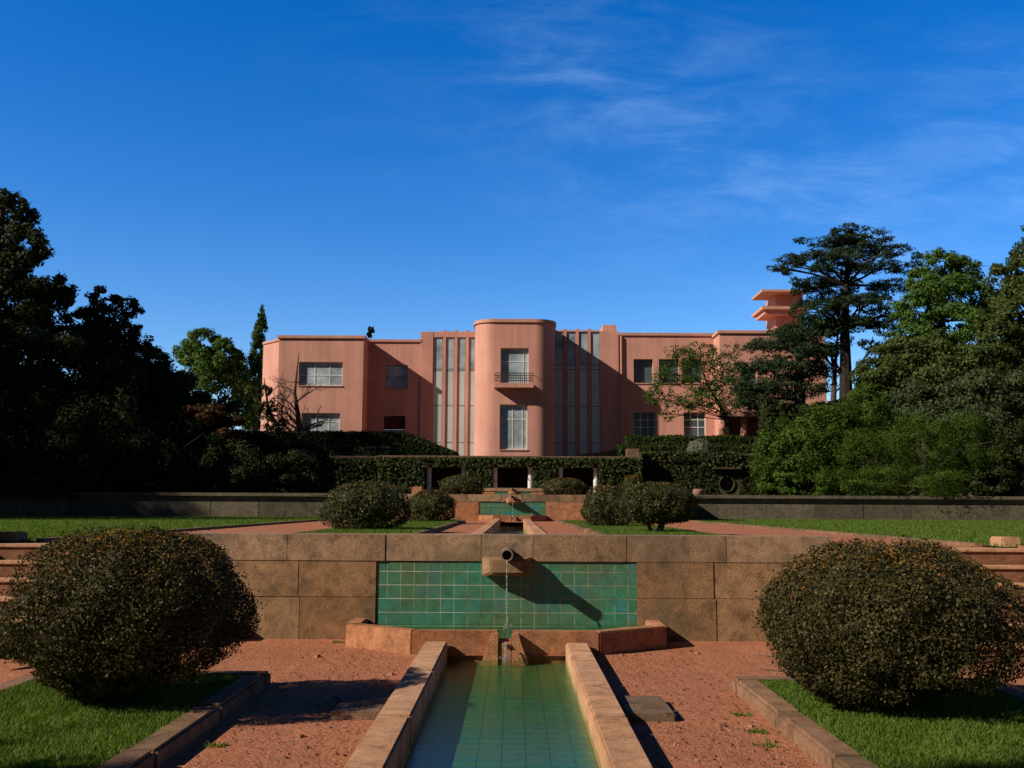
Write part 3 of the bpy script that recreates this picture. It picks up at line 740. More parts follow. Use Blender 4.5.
def near_bush(label, cx, cy, lobes, n, base, seed, core=.74, mat='box', size=.026, tips=1300, group='large ball bushes beside the near channel', st=9, sr=.022, flat=None, pock=.42, egg=True):
    t = thing('ball_bush', label, 'bush', (cx, cy, base), group)
    P, NN = bush_mesh('leaves', lobes, n, size, .4, seed, flat, pock=pock, egg=egg)
    nl = len(P)
    if core:
        m = MB()
        for l in lobes[:1]: m.add(*ellipsoid((l[0], l[1], l[2]+l[5]*.12, l[3], l[4], l[5]*.82), core, seed=seed))
        m.build('filler_core', M[mat], t)  # added opaque core in leaf colour, filling the bush behind its leaves
    if tips:
        d = unit(tips*6); d = d[d[:,2] > .28]; d = d[rng.random(len(d)) < np.clip((d[:,2]-.2)*1.5, 0, 1)][:tips]; l = lobes[0]
        th = np.arctan2(d[:,1], d[:,0])
        lmp = 1 + .045*(np.sin(5*th+seed+3*d[:,2]) + np.sin(7*d[:,2]+2*th+seed*2))*.5
        d = egg_dir(d) if egg else d; p = np.array(l[:3])+d*np.array(l[3:])*(lmp*rng.uniform(.99, 1.035, len(d)))[:,None]
        P = np.concatenate([P, p]); NN = np.concatenate([NN, d*.5+rng.normal(0,.7,(len(d),3))])
    me = leaf_mesh('leaves', P, NN, size, .6); link('foliage', me, M[mat], t); me.materials.append(M['tips'])
    mi = np.zeros(len(me.polygons), dtype=np.int32); mi[nl:] = 1; me.polygons.foreach_set('material_index', mi)
    stems((cx, cy, base), lobes, st, sr).build('stem', M['twig'], t)
    return t
zb = .09
near_bush('large dark ball bush with orange tips on the grass bed left of the near channel', -3.12, 7.95,
          [(-2.92, 8.0, .82, .88, .86, .56), (-3.8, 7.8, .56, .2, .24, .13), (-3.05, 7.9, .42, .5, .5, .3)], 120000, zb, 1, core=.66)
near_bush('large brown green ball bush with low stems, right of the near channel', 3.0, 7.95,
          [(3.0, 7.95, .77, .955, .94, .54), (2.75, 7.8, .42, .6, .6, .3)], 120000, zb, 4, core=.66, st=14)

def mid_bush(label, px0, px1, pt, pb, Y, zg, seed, mat='boxgreen', n=9000, size=.06, group='clipped round bushes on the middle level', core=.86, lift=0, tips=200):
    x0, x1 = X(px0, Y), X(px1, Y); zt = Zh(pt, Y, (px0+px1)/2)
    cx = (x0+x1)/2; rx = (x1-x0)/2; h = zt-zg-lift
    l = [(cx, Y, zg+lift+h*.52, rx, rx*.9, h*.5)]
    return near_bush(label, cx, Y, l, n, zg, seed, core, mat, size, tips, group, 6 if lift else 4, .03 if lift else .025, zg)
mid_bush('broad round bush on the left grass strip beside the upper channel, nearest the wall', 325, 411, 484, 530, 18.6, Z2, 11, n=24000, size=.04)
mid_bush('small round bush behind the broad one left of the upper channel', 408, 456, 491, 520, 28, Z2, 12, n=12000, size=.05)
mid_bush('round bush on bare forked stems on the grass strip right of the upper channel', 617, 694, 484, 533, 17.8, Z2, 13, n=24000, size=.04, core=.78, lift=.2)
mid_bush('round bush partly hidden behind the forked stem bush right of the upper channel', 582, 634, 487, 525, 22.5, Z2, 14, n=14000, size=.045)
G3 = 'low domed bushes on the terrace before the loggia'
mid_bush('domed bush on the upper terrace left of the small fountain block', 440, 483, 476, 500, 44, Z3, 15, n=9000, size=.07, group=G3)
mid_bush('domed bush on the upper terrace right of the small fountain block', 542, 587, 479, 500, 44, Z3, 16, n=9000, size=.07, group=G3)
mid_bush('little bush at the foot of the loggia wall above the forked stem bush', 622, 645, 476, 497, 46, Z3, 17, n=5000, size=.08, group=G3)
mid_bush('small flat bush at the left foot of the loggia', 378, 410, 486, 497, 46, Z3, 18, n=5000, size=.08, group=G3)

# ------------------------------------------------------------------ hedges
def hedge(label, x0, x1, y0, y1, z0, z1f, n, size, mat, name='hedge'):
    """z1f(x): height of the clipped top"""
    t = thing(name, label, 'hedge', ((x0+x1)/2, (y0+y1)/2, z0))
    P = []; NN = []
    k = int(n*.55); q = np.empty((k,3)); q[:,0] = rng.uniform(x0,x1,k); zt = np.array([z1f(x) for x in q[:,0]])
    q[:,2] = z0+(zt-z0)*rng.random(k); q[:,1] = y0-np.abs(rng.normal(0,.06,k)); P.append(q); NN.append(np.tile([0,-1,.2],(k,1)))
    k = int(n*.4); q = np.empty((k,3)); q[:,0] = rng.uniform(x0,x1,k); q[:,1] = rng.uniform(y0,y1,k); zt = np.array([z1f(x) for x in q[:,0]])
    q[:,2] = zt+rng.normal(0,.05,k); P.append(q); NN.append(np.tile([0,0,1],(k,1)))
    k = int(n*.05)
    for xx, s in ((x0,-1),(x1,1)):
        q = np.empty((k,3)); q[:,0] = xx+s*np.abs(rng.normal(0,.05,k)); q[:,1] = rng.uniform(y0,y1,k); q[:,2] = z0+(z1f(xx)-z0)*rng.random(k); P.append(q); NN.append(np.tile([s,0,.2],(k,1)))
    P = np.concatenate(P); NN = np.concatenate(NN)+rng.normal(0,.5,(len(P),3))
    link('foliage', leaf_mesh('leaves', P, NN, size, .65), M[mat], t)
    m = MB(); xs = np.linspace(x0+.05, x1-.05, 14)
    for a, b in zip(xs[:-1], xs[1:]):
        za, zb_ = z1f(a)-.05, z1f(b)-.05
        m.add([(a,y0+.04,z0),(b,y0+.04,z0),(b,y0+.04,zb_),(a,y0+.04,za),(a,y1-.04,z0),(b,y1-.04,z0),(b,y1-.04,zb_),(a,y1-.04,za)], [(0,1,2,3),(7,6,5,4),(3,2,6,7)])
    m.build('filler_core', M[mat], t)  # solid filler body added under the hedge leaves
    return t
Yh = 61
def ztop_left(x):
    px = 515 + (x-.08)/Yh*1000
    if px < 395: return Zh(433, Yh)
    if px > 470: return Z4+.25
    f = (px-395)/75; f = f*f*(3-2*f); return Zh(433, Yh)*(1-f)+(Z4+.3)*f
hedge('dark clipped hedge sloping down to the loggia below the left wing of the house', X(215, Yh), X(455, Yh), Yh, Yh+2, Z4, ztop_left, 16000, .16, 'dark')
zz = Zh(447, 59.2); hedge('lower dark hedge in front of the sloping hedge left of the loggia', X(240, 59.2), X(392, 59.2), 58.6, 59.8, Z4-.2, lambda x: zz - .1, 9000, .15, 'dark')
z1 = Zh(437, 63.5, 690); hedge('long clipped green hedge below the right wing of the house', X(628, 63.5), X(765, 63.5), 63.2, 64.4, Z4, lambda x: z1+.04*math.sin(x*2), 12000, .13, 'hedge')
z2 = Zh(446, 61.2, 690); hedge('low front row of clipped hedge right of the loggia', X(618, 61.2), X(765, 61.2), 61, 61.8, Z4, lambda x: z2+.03*math.sin(x*3), 9000, .13, 'hedge')
# ivy band on the terrace wall right, stone block, silver bush
me = facade_leaves([(X(641, 57.6), X(745, 57.6), 57.6, Zh(459.5, 57.6), Zh(451.5, 57.6)), (X(700, 57.6), X(760, 57.6), 57.6, Zh(466, 57.6), Zh(455, 57.6))], 6000, .15, .1)
tag(link('ivy', me, M['ivy']), 'band of trailing ivy along the top of the oculus wall', 'ivy')
me = facade_leaves([(X(641, 57.6), X(706, 57.6), 57.6, Z3, Zh(461, 57.6)), (X(738, 57.6), X(775, 57.6), 57.6, Z3, Zh(461, 57.6)), (X(705, 57.6), X(739, 57.6), 57.6, Zh(475, 57.6), Zh(461, 57.6)), (X(705, 57.6), X(716, 57.6), 57.6, Z3, Zh(474, 57.6))], 3300, .14, .06)
tag(link('ivy', me, M['darkolive']), 'thin dark ivy clinging to the wall beside the oculus', 'ivy')
MBx = MB().box(X(641, 57.7), X(760, 57.7), 57.66, 58.4, zr+.002, Zh(451.5, 57.7)-.05); tag(MBx.build('planter_wall', M['darkwall']), 'low planter wall under the trailing ivy right of the loggia', 'wall')
tag(MB().box(X(626, 57), X(639, 57), 56.6, 57.2, Z4-.6, Zh(448.5, 57)).build('stone_pier', M['slab'], bevel=.03), 'grey stone pier at the right end of the loggia roof', 'pier')
mid_bush('silvery round bush among the green hedges right of the loggia', 687, 712, 440, 456, 60.2, Z4, 21, mat='silver', n=5000, size=.09, group=None, tips=0)
# low curved parapet by the glazed strips
zc_ = Zh(449, 60); m = MB()
pts = [(X(577, 58.5), 58.5, Zh(454, 58.5)), (X(590, 59), 59, Zh(453, 59)), (X(605, 59.6), 59.6, Zh(451, 59.6)), (X(617, 60.3), 60.3, Zh(448, 60.3))]
for a, b in zip(pts[:-1], pts[1:]):
    m.add([(a[0],a[1],Z4),(b[0],b[1],Z4),(b[0],b[1],b[2]),(a[0],a[1],a[2]),(a[0],a[1]+.3,Z4),(b[0],b[1]+.3,Z4),(b[0],b[1]+.3,b[2]),(a[0],a[1]+.3,a[2])], [(0,1,2,3),(7,6,5,4),(3,2,6,7)])
tag(m.build('curved_parapet', M['slab'], weld=True), 'pale curved parapet rising beside the right glazed strips', 'parapet')

# ------------------------------------------------------------------ the house
H = thing('house', 'pink two storey modern house with a rounded central tower and glazed strips', 'house', (0, 70, Z4))
YB, YLW, YT, YR = 70.0, 67.8, 66.2, 68.0
def opening(Y, x_ref, a, b, t, bt):
    return (X(a, Y)-x_ref, X(b, Y)-x_ref, Zh(bt, Y, (a+b)/2), Zh(t, Y, (a+b)/2))
def window(Y, a, b, t, bt, glass='glass', frame='frame', vs=(.5,), hs=(), fw=.06, rec=.22, sill=True):
    x0, x1 = X(a, Y)+.002, X(b, Y)-.002; z1, z0 = Zh(t, Y, (a+b)/2)-.002, Zh(bt, Y, (a+b)/2)+.002
    y = Y+rec; m = MB()
    m.box(x0, x0+fw, y, y+.07, z0, z1); m.box(x1-fw, x1, y, y+.07, z0, z1)
    m.box(x0+fw, x1-fw, y, y+.07, z0, z0+fw); m.box(x0+fw, x1-fw, y, y+.07, z1-fw, z1)
    for f in vs: c = x0+(x1-x0)*f; m.box(c-fw/2, c+fw/2, y+.004, y+.066, z0+fw, z1-fw)
    cuts = sorted([x0+fw] + [c for f in vs for c in (x0+(x1-x0)*f-fw/2, x0+(x1-x0)*f+fw/2)] + [x1-fw])
    for f in hs:
        c = z0+(z1-z0)*f
        for i in range(0, len(cuts), 2): m.box(cuts[i], cuts[i+1], y+.006, y+.064, c-fw/2, c+fw/2)
    w = m.build('window', M[frame], H)
    MB().box(x0, x1, y+.03, y+.045, z0, z1).build('pane', M[glass], w)
    if sill: MB().box(x0-.04, x1+.04, Y-.06, Y+rec-.01, z0-.07, z0-.003).build('sill', M['pinkcap'], w)
    return w
def cornice(poly, z, th=.22, ov=.12):
    """flat slab following a plan (ccw), pushed out by ov"""
    n = len(poly); pts = [Vector(p) for p in poly]; out = []
    for i in range(n):
        a, b, c = pts[i-1], pts[i], pts[(i+1) % n]
        d1 = (b-a).normalized(); d2 = (c-b).normalized(); n1 = Vector((d1.y, -d1.x)); n2 = Vector((d2.y, -d2.x))
        mm = (n1+n2); mm = mm/max(.3, mm.dot(n1)) if mm.length > .01 else n1
        out.append(tuple(b+mm*ov))
    MB().prism(out, z-th, z).build('cornice', M['pinkcap'], H, bevel=.02)
DEEP = 82
# left wing block
xl0, xl1 = X(278, YLW), X(363, YLW); zt = Zh(335.5, YLW, 320)
xs0 = X(262.5, 70.2)
holes = [opening(YLW, xl0, 298.6, 342.5, 362, 385.5), opening(YLW, xl0, 303, 341, 413, 436)]
m = MB(); m.wall((xl0, YLW), (xl1, YLW), Z4, zt-.2, .3, holes)
m.wall((xl1, YLW+.3), (xl1, YB), Z4, zt-.2, .3)
m.wall((xl0, DEEP), (xl0, YLW+.3), Z4, zt-.2, .3)
m.build('wall', M['pink'], H)
cornice([(xl0, YLW), (xl1, YLW), (xl1, DEEP), (xl0, DEEP)], zt)
# splayed corner at the far left
m = MB(); zs_ = Zh(339.5, 69, 268); m.wall((xs0, 70.2), (xl0-.003, YLW+.6), Z4, zs_-.18, .3); m.wall((xs0, DEEP), (xs0, 70.2), Z4, zs_-.18, .3); m.build('wall', M['pink'], H)
cornice([(xs0, 70.2), (xl0-.14, YLW+.72), (xl0-.14, DEEP), (xs0, DEEP)], zs_, .18, .08)
window(YLW, 298.6, 342.5, 362, 385.5, vs=(.36, .7), hs=(.45,), sill=True); window(YLW, 303, 341, 413, 436, vs=(.36, .7), hs=(.62,))
# recessed bay left
xr0, xr1 = xl1-.02, X(420, YB); zt = Zh(339.5, YB, 395)
holes = [opening(YB, xr0, 386, 407.6, 365, 388.5), opening(YB, xr0, 384.5, 406, 416, 443)]
m = MB(); m.wall((xr0, YB), (xr1, YB), Z4, zt-.2, .35, holes); m.build('wall', M['pink'], H)
cornice([(xr0-.01, YB), (xr1, YB), (xr1, DEEP), (xr0-.01, DEEP)], zt, .2, .1)
window(YB, 386, 407.6, 365, 388.5, vs=(), hs=(.5,), frame='gframe', fw=.05)
window(YB, 384.5, 406, 429.5, 443, vs=(.5,), sill=False, frame='gframe', glass='stripglass')
MB().box(X(384.5, YB)+.01, X(406, YB)-.01, YB+.16, YB+.28, Zh(429.5, YB, 395)+.01, Zh(416, YB, 395)-.01).build('blind', M['red'], H)
# pier left + glazed strips + tower + strips right + pier right
YP = 69.93
xp0, xp1 = X(420, YP), X(433, YP); zt = Zh(331.5, YP, 427)
MB().box(xp0, xp1, YP, DEEP, Z4, zt).build('pier', M['pink'], H, bevel=.03)
xq0, xq1 = X(600, YP), X(619, YP); zt2_ = Zh(331, YP, 610)
MB().box(xq0, xq1, YP, DEEP, Z4, zt2_).build('pier', M['pink'], H, bevel=.03)
MB().box(X(603, 71.5), X(617, 71.5), 71.5, 74, zt2_, Zh(324.5, 71.5)).build('roof_box', M['pink'], H)
MB().box(X(604, YP), X(617, YP), YP+.3, YP+2, zt2_, zt2_+.12).build('roof_box', M['pinkcap'], H)
tx0, tx1 = X(474.5, 67.2), X(555, 67.2)
def strips(xa, xb, fins, top, gtop):
    zt = Zh(top, YB); zg = Zh(gtop, YB)
    # head wall above the glass and glass field
    MB().box(xa, xb, YB-.05, YB+.6, zg, zt).build('head_wall', M['pink'], H)
    cols = [xa] + [q for f in fins for q in (f-.125, f+.125)] + [xb]
    for i in range(0, len(cols), 2):
        a, b = cols[i], cols[i+1]
        m = MB(); zs_ = [Z4, Z4+1.6, Z4+4.2, Z4+6.8, zg-2.0-.4, zg]
        for z in zs_[1:-1]: m.box(a, b, YB+.04, YB+.13, z-.03, z+.03)
        m.box((a+b)/2-.02, (a+b)/2+.02, YB+.05, YB+.12, zs_[-2]+.02, zg)
        for e in (a, b-.035): m.box(e, e+.035, YB+.035, YB+.135, Z4, zg)
        w = m.build('window', M['gframe'], H)
        MB().box(a, b, YB+.045, YB+.055, Z4, zg-2.4).build('pane', M['stripglass'], w)
        MB().box(a, b, YB+.045, YB+.055, zg-2.36, zg).build('pane', M['glass'], w)
    for f in fins:
        MB().box(f-.125, f+.125, YB-.04, YB+.12, Z4, zt+.12).build('fin', M['pink'], H, bevel=.03)
strips(xp1+.002, tx0+.1, [X(p, YB) for p in (444.2, 455.7, 467)], 332, 337.5)
strips(tx1-.1, xq0-.002, [X(p, YB) for p in (565.3, 577.5, 589.5)], 330, 331.5)
# tower
zt = Zh(319, YT); rad = 1.35; txc = (tx0+tx1)/2
def arc(cx, cy, a0, a1, n=14): return [(cx+rad*math.cos(R(a0+(a1-a0)*i/n)), cy+rad*math.sin(R(a0+(a1-a0)*i/n))) for i in range(n+1)]
front0, front1 = tx0+rad, tx1-rad
m = MB()
holes = [opening(YT, front0, 500.5, 528.5, 348, 383), opening(YT, front0, 500, 527.5, 404.5, 449.5)]
m.wall((front0, YT), (front1, YT), Z4, zt-.25, .35, holes)
la = arc(tx0+rad, YT+rad, 180, 270); ra = arc(tx1-rad, YT+rad, 270, 360)
cv_ = MB()
for pl in ([(tx0, DEEP)]+la, ra+[(tx1, DEEP)]):
    for a, b in zip(pl[:-1], pl[1:]):
        cv_.add([(a[0],a[1],Z4),(b[0],b[1],Z4),(b[0],b[1],zt-.25),(a[0],a[1],zt-.25)], [(0,1,2,3)])
m.build('tower_wall', M['pink'], H)
o = cv_.build('tower_wall', M['pink'], H, weld=True)
for p in o.data.polygons: p.use_smooth = True
cornice(la+ra+[(tx1, DEEP), (tx0, DEEP)], zt, .25, .1)
window(YT, 500.5, 528.5, 348, 383, vs=(.82,), hs=(.62,), sill=False, frame='frame', fw=.05)
window(YT, 500, 527.5, 404.5, 449.5, vs=(.47, .82), hs=(.68,), sill=True, frame='frame', fw=.06)
# balcony
ba, bb = X(494, YT-.7), X(534, YT-.7); bz = Zh(383, YT-.7)
b = MB().box(ba, bb, YT-.75, YT-.004, bz-.32, bz).build('balcony', M['pink'], H, bevel=.02)
m = MB(); zr_ = Zh(373, YT-.7)
for z in np.linspace(bz+.16, zr_, 4): m.box(ba+.04, bb-.04, YT-.72, YT-.69, z-.022, z+.022)
for x in np.linspace(ba+.06, bb-.06, 19): m.box(x-.02, x+.02, YT-.718, YT-.692, bz, zr_)
for x in (ba+.05, bb-.05): m.box(x-.015, x+.015, YT-.69, YT-.01, zr_-.03, zr_)
m.build('railing', M['iron'], b)
# right wing recess
xa, xb = xq1, X(717, YB); zt = Zh(333, YB, 670)
holes = [opening(YB, xa, 633.7, 653, 359, 383), opening(YB, xa, 659, 679, 359, 383), opening(YB, xa, 682, 702, 359, 383),
         opening(YB, xa, 633, 655, 412, 442), opening(YB, xa, 683, 705, 412, 442)]
m = MB(); m.wall((xa, YB), (xb, YB), Z4, zt-.22, .4, holes); m.build('wall', M['pink'], H)
cornice([(xa, YB), (xb+.4, YB), (xb+.4, DEEP), (xa, DEEP)], zt, .22, .1)
for a, b_ in ((633.7, 653), (659, 679), (682, 702)): window(YB, a, b_, 359, 383, vs=(.5,), hs=(.45,), glass='darkglass', frame='gframe', rec=.34, fw=.05)
for a, b_ in ((633, 655), (683, 705)): window(YB, a, b_, 412, 442, vs=(.33, .67), hs=(.5, .75), glass='darkglass', frame='frame', rec=.25, fw=.05)
MB().tube([(X(621.5, YB-.1), YB-.1, Z4), (X(621.5, YB-.1), YB-.1, zt-.25)], [.07, .07], 8).build('downpipe', M['pinkcap'], H)
# right block with porch
xa, xb = X(720, YR), X(826, YR); zt = Zh(330.5, YR, 740); zp = Zh(417, YR, 750)
holes = [opening(YR, xa, 741, 757, 366, 388)]
m = MB(); m.wall((xa, YR), (xb, YR), zp, zt-.22, .4, holes)
m.wall((xa, DEEP), (xa, YR+.4), Z4, zt-.22, .35); m.wall((xb, YR+.4), (xb, DEEP), Z4, zt-.22, .35)
m.wall((xa+.4, YR+3), (xb-.4, YR+3), Z4, zp, .3); m.box(X(781, YR), xb, YR+.01, YR+.39, Z4, zp-.003)
m.box(xa+.36, xb-.36, YR+.41, YR+3.3, zp, zp+.2)
m.build('wall', M['pink'], H)
cornice([(xa, YR), (xb, YR), (xb, DEEP), (xa, DEEP)], zt)
MB().box(xa-.1, X(782, YR), YR-.35, YR-.003, zp, zp+.35).build('porch_slab', M['pinkcap'], H, bevel=.02)
window(YR, 741, 757, 366, 388, vs=(.5,), hs=(.5,), glass='darkglass', frame='gframe', rec=.3)
for p in (722, 743.5, 764): MB().tube([(X(p, YR), YR+.25, Z4), (X(p, YR), YR+.25, zp-.002)], [.24, .24], 16).build('porch_column', M['pink'], H, smooth=False)
# belvedere slabs above the right wing
def slab(pxl, py, Yf, Yb, pxr, th):
    z = Zh(py, Yf, 770); MB().box(X(pxl, Yf, py), X(pxr, Yf, py), Yf, Yb, z, z+th).build('canopy_slab', M['pinkcap'], H)
slab(762, 291.5, 72, 75.2, 808, .16)
slab(762.5, 309, 72, 75.4, 810, .22)
z = Zh(314, 72.3, 770); MB().box(X(764.5, 72.3, 310), X(807, 72.3, 310), 72.3, 75, z, z+.36).build('canopy_slab', M['pink'], H)
MB().box(X(778, 73), X(806, 73), 73.2, 76, Z4, Zh(291.5, 72, 770)-.003).build('belvedere_wall', M['pink'], H)
# roof deck behind the parapets
MB().box(xs0+.2, tx0-.1, 70.5, DEEP, zt-1.2, zt-1.1).build('roof', M['pinkcap'], H)
MB().box(tx1+.1, xa, 70.5, DEEP, zt-1.2, zt-1.1).build('roof', M['pinkcap'], H)

# ------------------------------------------------------------------ trees
def B(px, py, Y, rx, ry=None, rd=None):
    """blob given by where it sits and its radii in pixels at that distance"""
    c = at_y(px, py, Y); k = Y/1000*1.01; ry = ry or rx; rd = rd or rx
    return (c.x, c.y, c.z, rx*k, rd*k, ry*k)
def crown_pts(blobs, n, sub=12, subr=.36, inner=.55):
    P = []; NN = []
    w = np.array([b[3]*b[5]+b[3]*b[4]*.5 for b in blobs]); w = w/w.sum()
    for b, ww in zip(blobs, w):
        k = max(20, int(n*ww)); r = np.array(b[3:])
        d = unit(sub); c = d*r*(rng.uniform(inner, .92, sub))[:,None]
        sr = rng.uniform(.7, 1.35, sub)*subr
        i = rng.integers(0, sub, k)
        q = unit(k)*(rng.random(k)**.45)[:,None]
        p = c[i]+q*r*sr[i][:,None]
        nn = q + .5*p/r
        P.append(p+np.array(b[:3])); NN.append(nn+rng.normal(0,.5,(k,3))+np.array([0,0,.25]))
    return np.concatenate(P), np.concatenate(NN)
def tree(name, label, cat, mat, blobs, base, n, size, r0=.3, group=None, sub=12, subr=.36, aspect=.6, trunkpts=None, bark='bark', limbs=True, limb=.4, nlimb=None):
    t = thing(name, label, cat, base, group)
    n = int(n*1.7); size = size*.74; sub = int(sub*1.5); subr = subr*.86
    P, NN = crown_pts(blobs, n, sub, subr)
    link('crown', leaf_mesh('crown', P, NN, size, aspect), M[mat], t)
    m = MB(); b0 = Vector(base)
    if trunkpts: tp = [Vector(p) for p in trunkpts]
    else:
        top = max(blobs, key=lambda b: b[2]); c = Vector(top[:3]); tp = [b0, b0.lerp(c, .35)+Vector((random.uniform(-.2,.2), 0, 0)), b0.lerp(c, .7)+Vector((random.uniform(-.2,.2), 0, 0)), c]
    k = len(tp); m.tube(tp, [r0*(1-.85*i/(k-1)) for i in range(k)], 9)
    if limbs:
        for b in blobs[:nlimb]:
            c = Vector(b[:3]); f = min(tp, key=lambda p: abs(p.z-(c.z-.25*abs(c.x-p.x)-.5)))
            if (c-f).length < .3: continue
            mid = f.lerp(c, .5)+Vector((random.uniform(-.2,.2), random.uniform(-.2,.2), random.uniform(-.1,.25)))
            m.tube([f, mid, c], [r0*limb, r0*limb*.65, r0*limb*.2], 6)
            for q in range(4):
                e = c+Vector((random.gauss(0,.45)*b[3], random.gauss(0,.45)*b[4], random.gauss(0,.4)*b[5])); s0 = mid.lerp(c, random.random())
                m.tube([s0, s0.lerp(e,.6), e], [r0*.12, r0*.08, r0*.03], 5)
    m.build('trunk', M[bark], t)
    return t
def g(px, Y, z): return (X(px, Y), Y, z)
# left mass
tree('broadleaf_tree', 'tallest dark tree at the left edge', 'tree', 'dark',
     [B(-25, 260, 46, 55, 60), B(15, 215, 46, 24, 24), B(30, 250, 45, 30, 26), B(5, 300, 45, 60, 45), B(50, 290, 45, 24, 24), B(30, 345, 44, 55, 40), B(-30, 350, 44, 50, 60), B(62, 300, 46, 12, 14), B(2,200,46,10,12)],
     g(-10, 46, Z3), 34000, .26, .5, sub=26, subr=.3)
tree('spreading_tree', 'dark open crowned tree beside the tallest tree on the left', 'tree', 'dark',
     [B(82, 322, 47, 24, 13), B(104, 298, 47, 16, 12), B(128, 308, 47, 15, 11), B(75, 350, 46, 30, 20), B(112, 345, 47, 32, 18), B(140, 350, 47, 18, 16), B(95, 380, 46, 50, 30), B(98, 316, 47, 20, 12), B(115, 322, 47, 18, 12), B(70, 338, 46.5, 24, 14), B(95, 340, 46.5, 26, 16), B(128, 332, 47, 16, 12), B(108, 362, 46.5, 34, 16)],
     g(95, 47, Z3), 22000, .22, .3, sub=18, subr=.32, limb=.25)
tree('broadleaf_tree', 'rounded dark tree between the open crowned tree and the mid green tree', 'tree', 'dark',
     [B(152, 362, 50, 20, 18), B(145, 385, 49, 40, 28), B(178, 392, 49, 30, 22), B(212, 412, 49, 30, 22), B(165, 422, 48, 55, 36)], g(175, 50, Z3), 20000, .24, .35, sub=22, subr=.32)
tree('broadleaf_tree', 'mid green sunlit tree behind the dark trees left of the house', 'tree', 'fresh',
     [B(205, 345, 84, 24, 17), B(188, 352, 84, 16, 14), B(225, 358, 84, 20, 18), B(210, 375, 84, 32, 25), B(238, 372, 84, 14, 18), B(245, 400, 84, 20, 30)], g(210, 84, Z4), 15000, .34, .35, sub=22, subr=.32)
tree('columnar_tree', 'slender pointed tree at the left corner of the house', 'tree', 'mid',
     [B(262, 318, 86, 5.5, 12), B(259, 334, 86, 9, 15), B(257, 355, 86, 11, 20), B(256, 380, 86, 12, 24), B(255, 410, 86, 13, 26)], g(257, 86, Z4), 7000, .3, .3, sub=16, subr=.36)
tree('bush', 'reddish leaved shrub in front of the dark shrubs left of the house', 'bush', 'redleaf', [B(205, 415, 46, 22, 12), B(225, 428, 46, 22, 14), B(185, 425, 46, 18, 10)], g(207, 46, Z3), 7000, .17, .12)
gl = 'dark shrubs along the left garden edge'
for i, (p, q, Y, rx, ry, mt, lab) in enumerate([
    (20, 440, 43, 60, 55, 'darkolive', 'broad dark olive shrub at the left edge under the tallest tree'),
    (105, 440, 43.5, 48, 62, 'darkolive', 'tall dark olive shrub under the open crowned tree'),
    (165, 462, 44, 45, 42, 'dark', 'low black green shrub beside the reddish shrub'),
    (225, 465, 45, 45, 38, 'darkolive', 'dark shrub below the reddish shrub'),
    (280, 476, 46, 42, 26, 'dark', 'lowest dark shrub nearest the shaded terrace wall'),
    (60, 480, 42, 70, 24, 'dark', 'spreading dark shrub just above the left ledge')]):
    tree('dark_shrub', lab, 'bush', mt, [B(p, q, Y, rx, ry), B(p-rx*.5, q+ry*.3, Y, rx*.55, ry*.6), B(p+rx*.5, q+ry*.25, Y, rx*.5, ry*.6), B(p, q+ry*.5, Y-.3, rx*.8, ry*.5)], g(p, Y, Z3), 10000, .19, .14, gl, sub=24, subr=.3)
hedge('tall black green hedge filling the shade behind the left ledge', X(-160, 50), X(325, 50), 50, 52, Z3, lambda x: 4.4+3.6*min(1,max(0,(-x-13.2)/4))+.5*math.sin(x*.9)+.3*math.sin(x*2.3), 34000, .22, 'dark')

# bare tree by the left wing
def bare(base, top, label, n=11):
    t = thing('bare_tree', label, 'tree', base); m = MB(); b0 = Vector(base); tp = Vector(top)
    pts = [b0, b0.lerp(tp,.3)+Vector((.16,0,0)), b0.lerp(tp,.62)+Vector((-.22,0,0)), tp]; m.tube(pts, [.26,.2,.1,.02], 8)
    def br(p, d, L, r, dep):
        e = p+d*L; mid = p.lerp(e,.5)+Vector((random.gauss(0,.08),random.gauss(0,.08),random.gauss(0,.08)))*L
        m.tube([p, mid, e], [r, r*.7, r*.35], 6 if dep > 1 else 4)
        if dep > 0:
            for k in range(3):
                f = random.uniform(.35,1); s0 = (mid.lerp(e,(f-.5)*2) if f > .5 else p.lerp(mid,f*2))
                nd = (d+Vector((random.gauss(0,.6),random.gauss(0,.5),random.gauss(.25,.45)))).normalized(); br(s0, nd, L*random.uniform(.45,.7), r*.5, dep-1)
    for k in range(n):
        f = random.uniform(.2,.95); i = min(2,int(f*3)); p = pts[i].lerp(pts[i+1], f*3-i); a = random.choice((-1,1))
        br(p, Vector((a*random.uniform(.5,1), random.uniform(-.5,.5), random.uniform(.1,.8))).normalized(), random.uniform(.9,2.1)*(1.15-.6*f), .1*(1.1-f), 3)
    m.build('trunk', M['bark'], t); return t
p = at_y(299, 352, 63.5); bare((X(297, 63.5), 63.5, Z4), (p.x, p.y, p.z), 'bare dark trunked tree in front of the left wing windows', 14)
p = at_y(264, 378, 63); bare((X(285, 63), 63, Z4), (p.x, p.y, p.z), 'smaller leaning bare tree at the left corner of the house', 9)
tree('small_tree', 'sparse small tree against the sunlit left corner of the house', 'tree', 'darkolive', [B(265, 390, 62.5, 8, 8), B(270, 405, 62.5, 9, 8), B(262, 412, 62.5, 8, 10), B(275, 425, 62.5, 12, 8)], g(270, 62.5, Z4), 1300, .2, .1)
tree('tree_top', 'little tree top showing above the roof of the left bay', 'tree', 'dark', [B(371, 330, 95, 3.5, 3.5), B(369, 335, 95, 3, 3)], g(370, 95, Z4), 500, .28, .15)

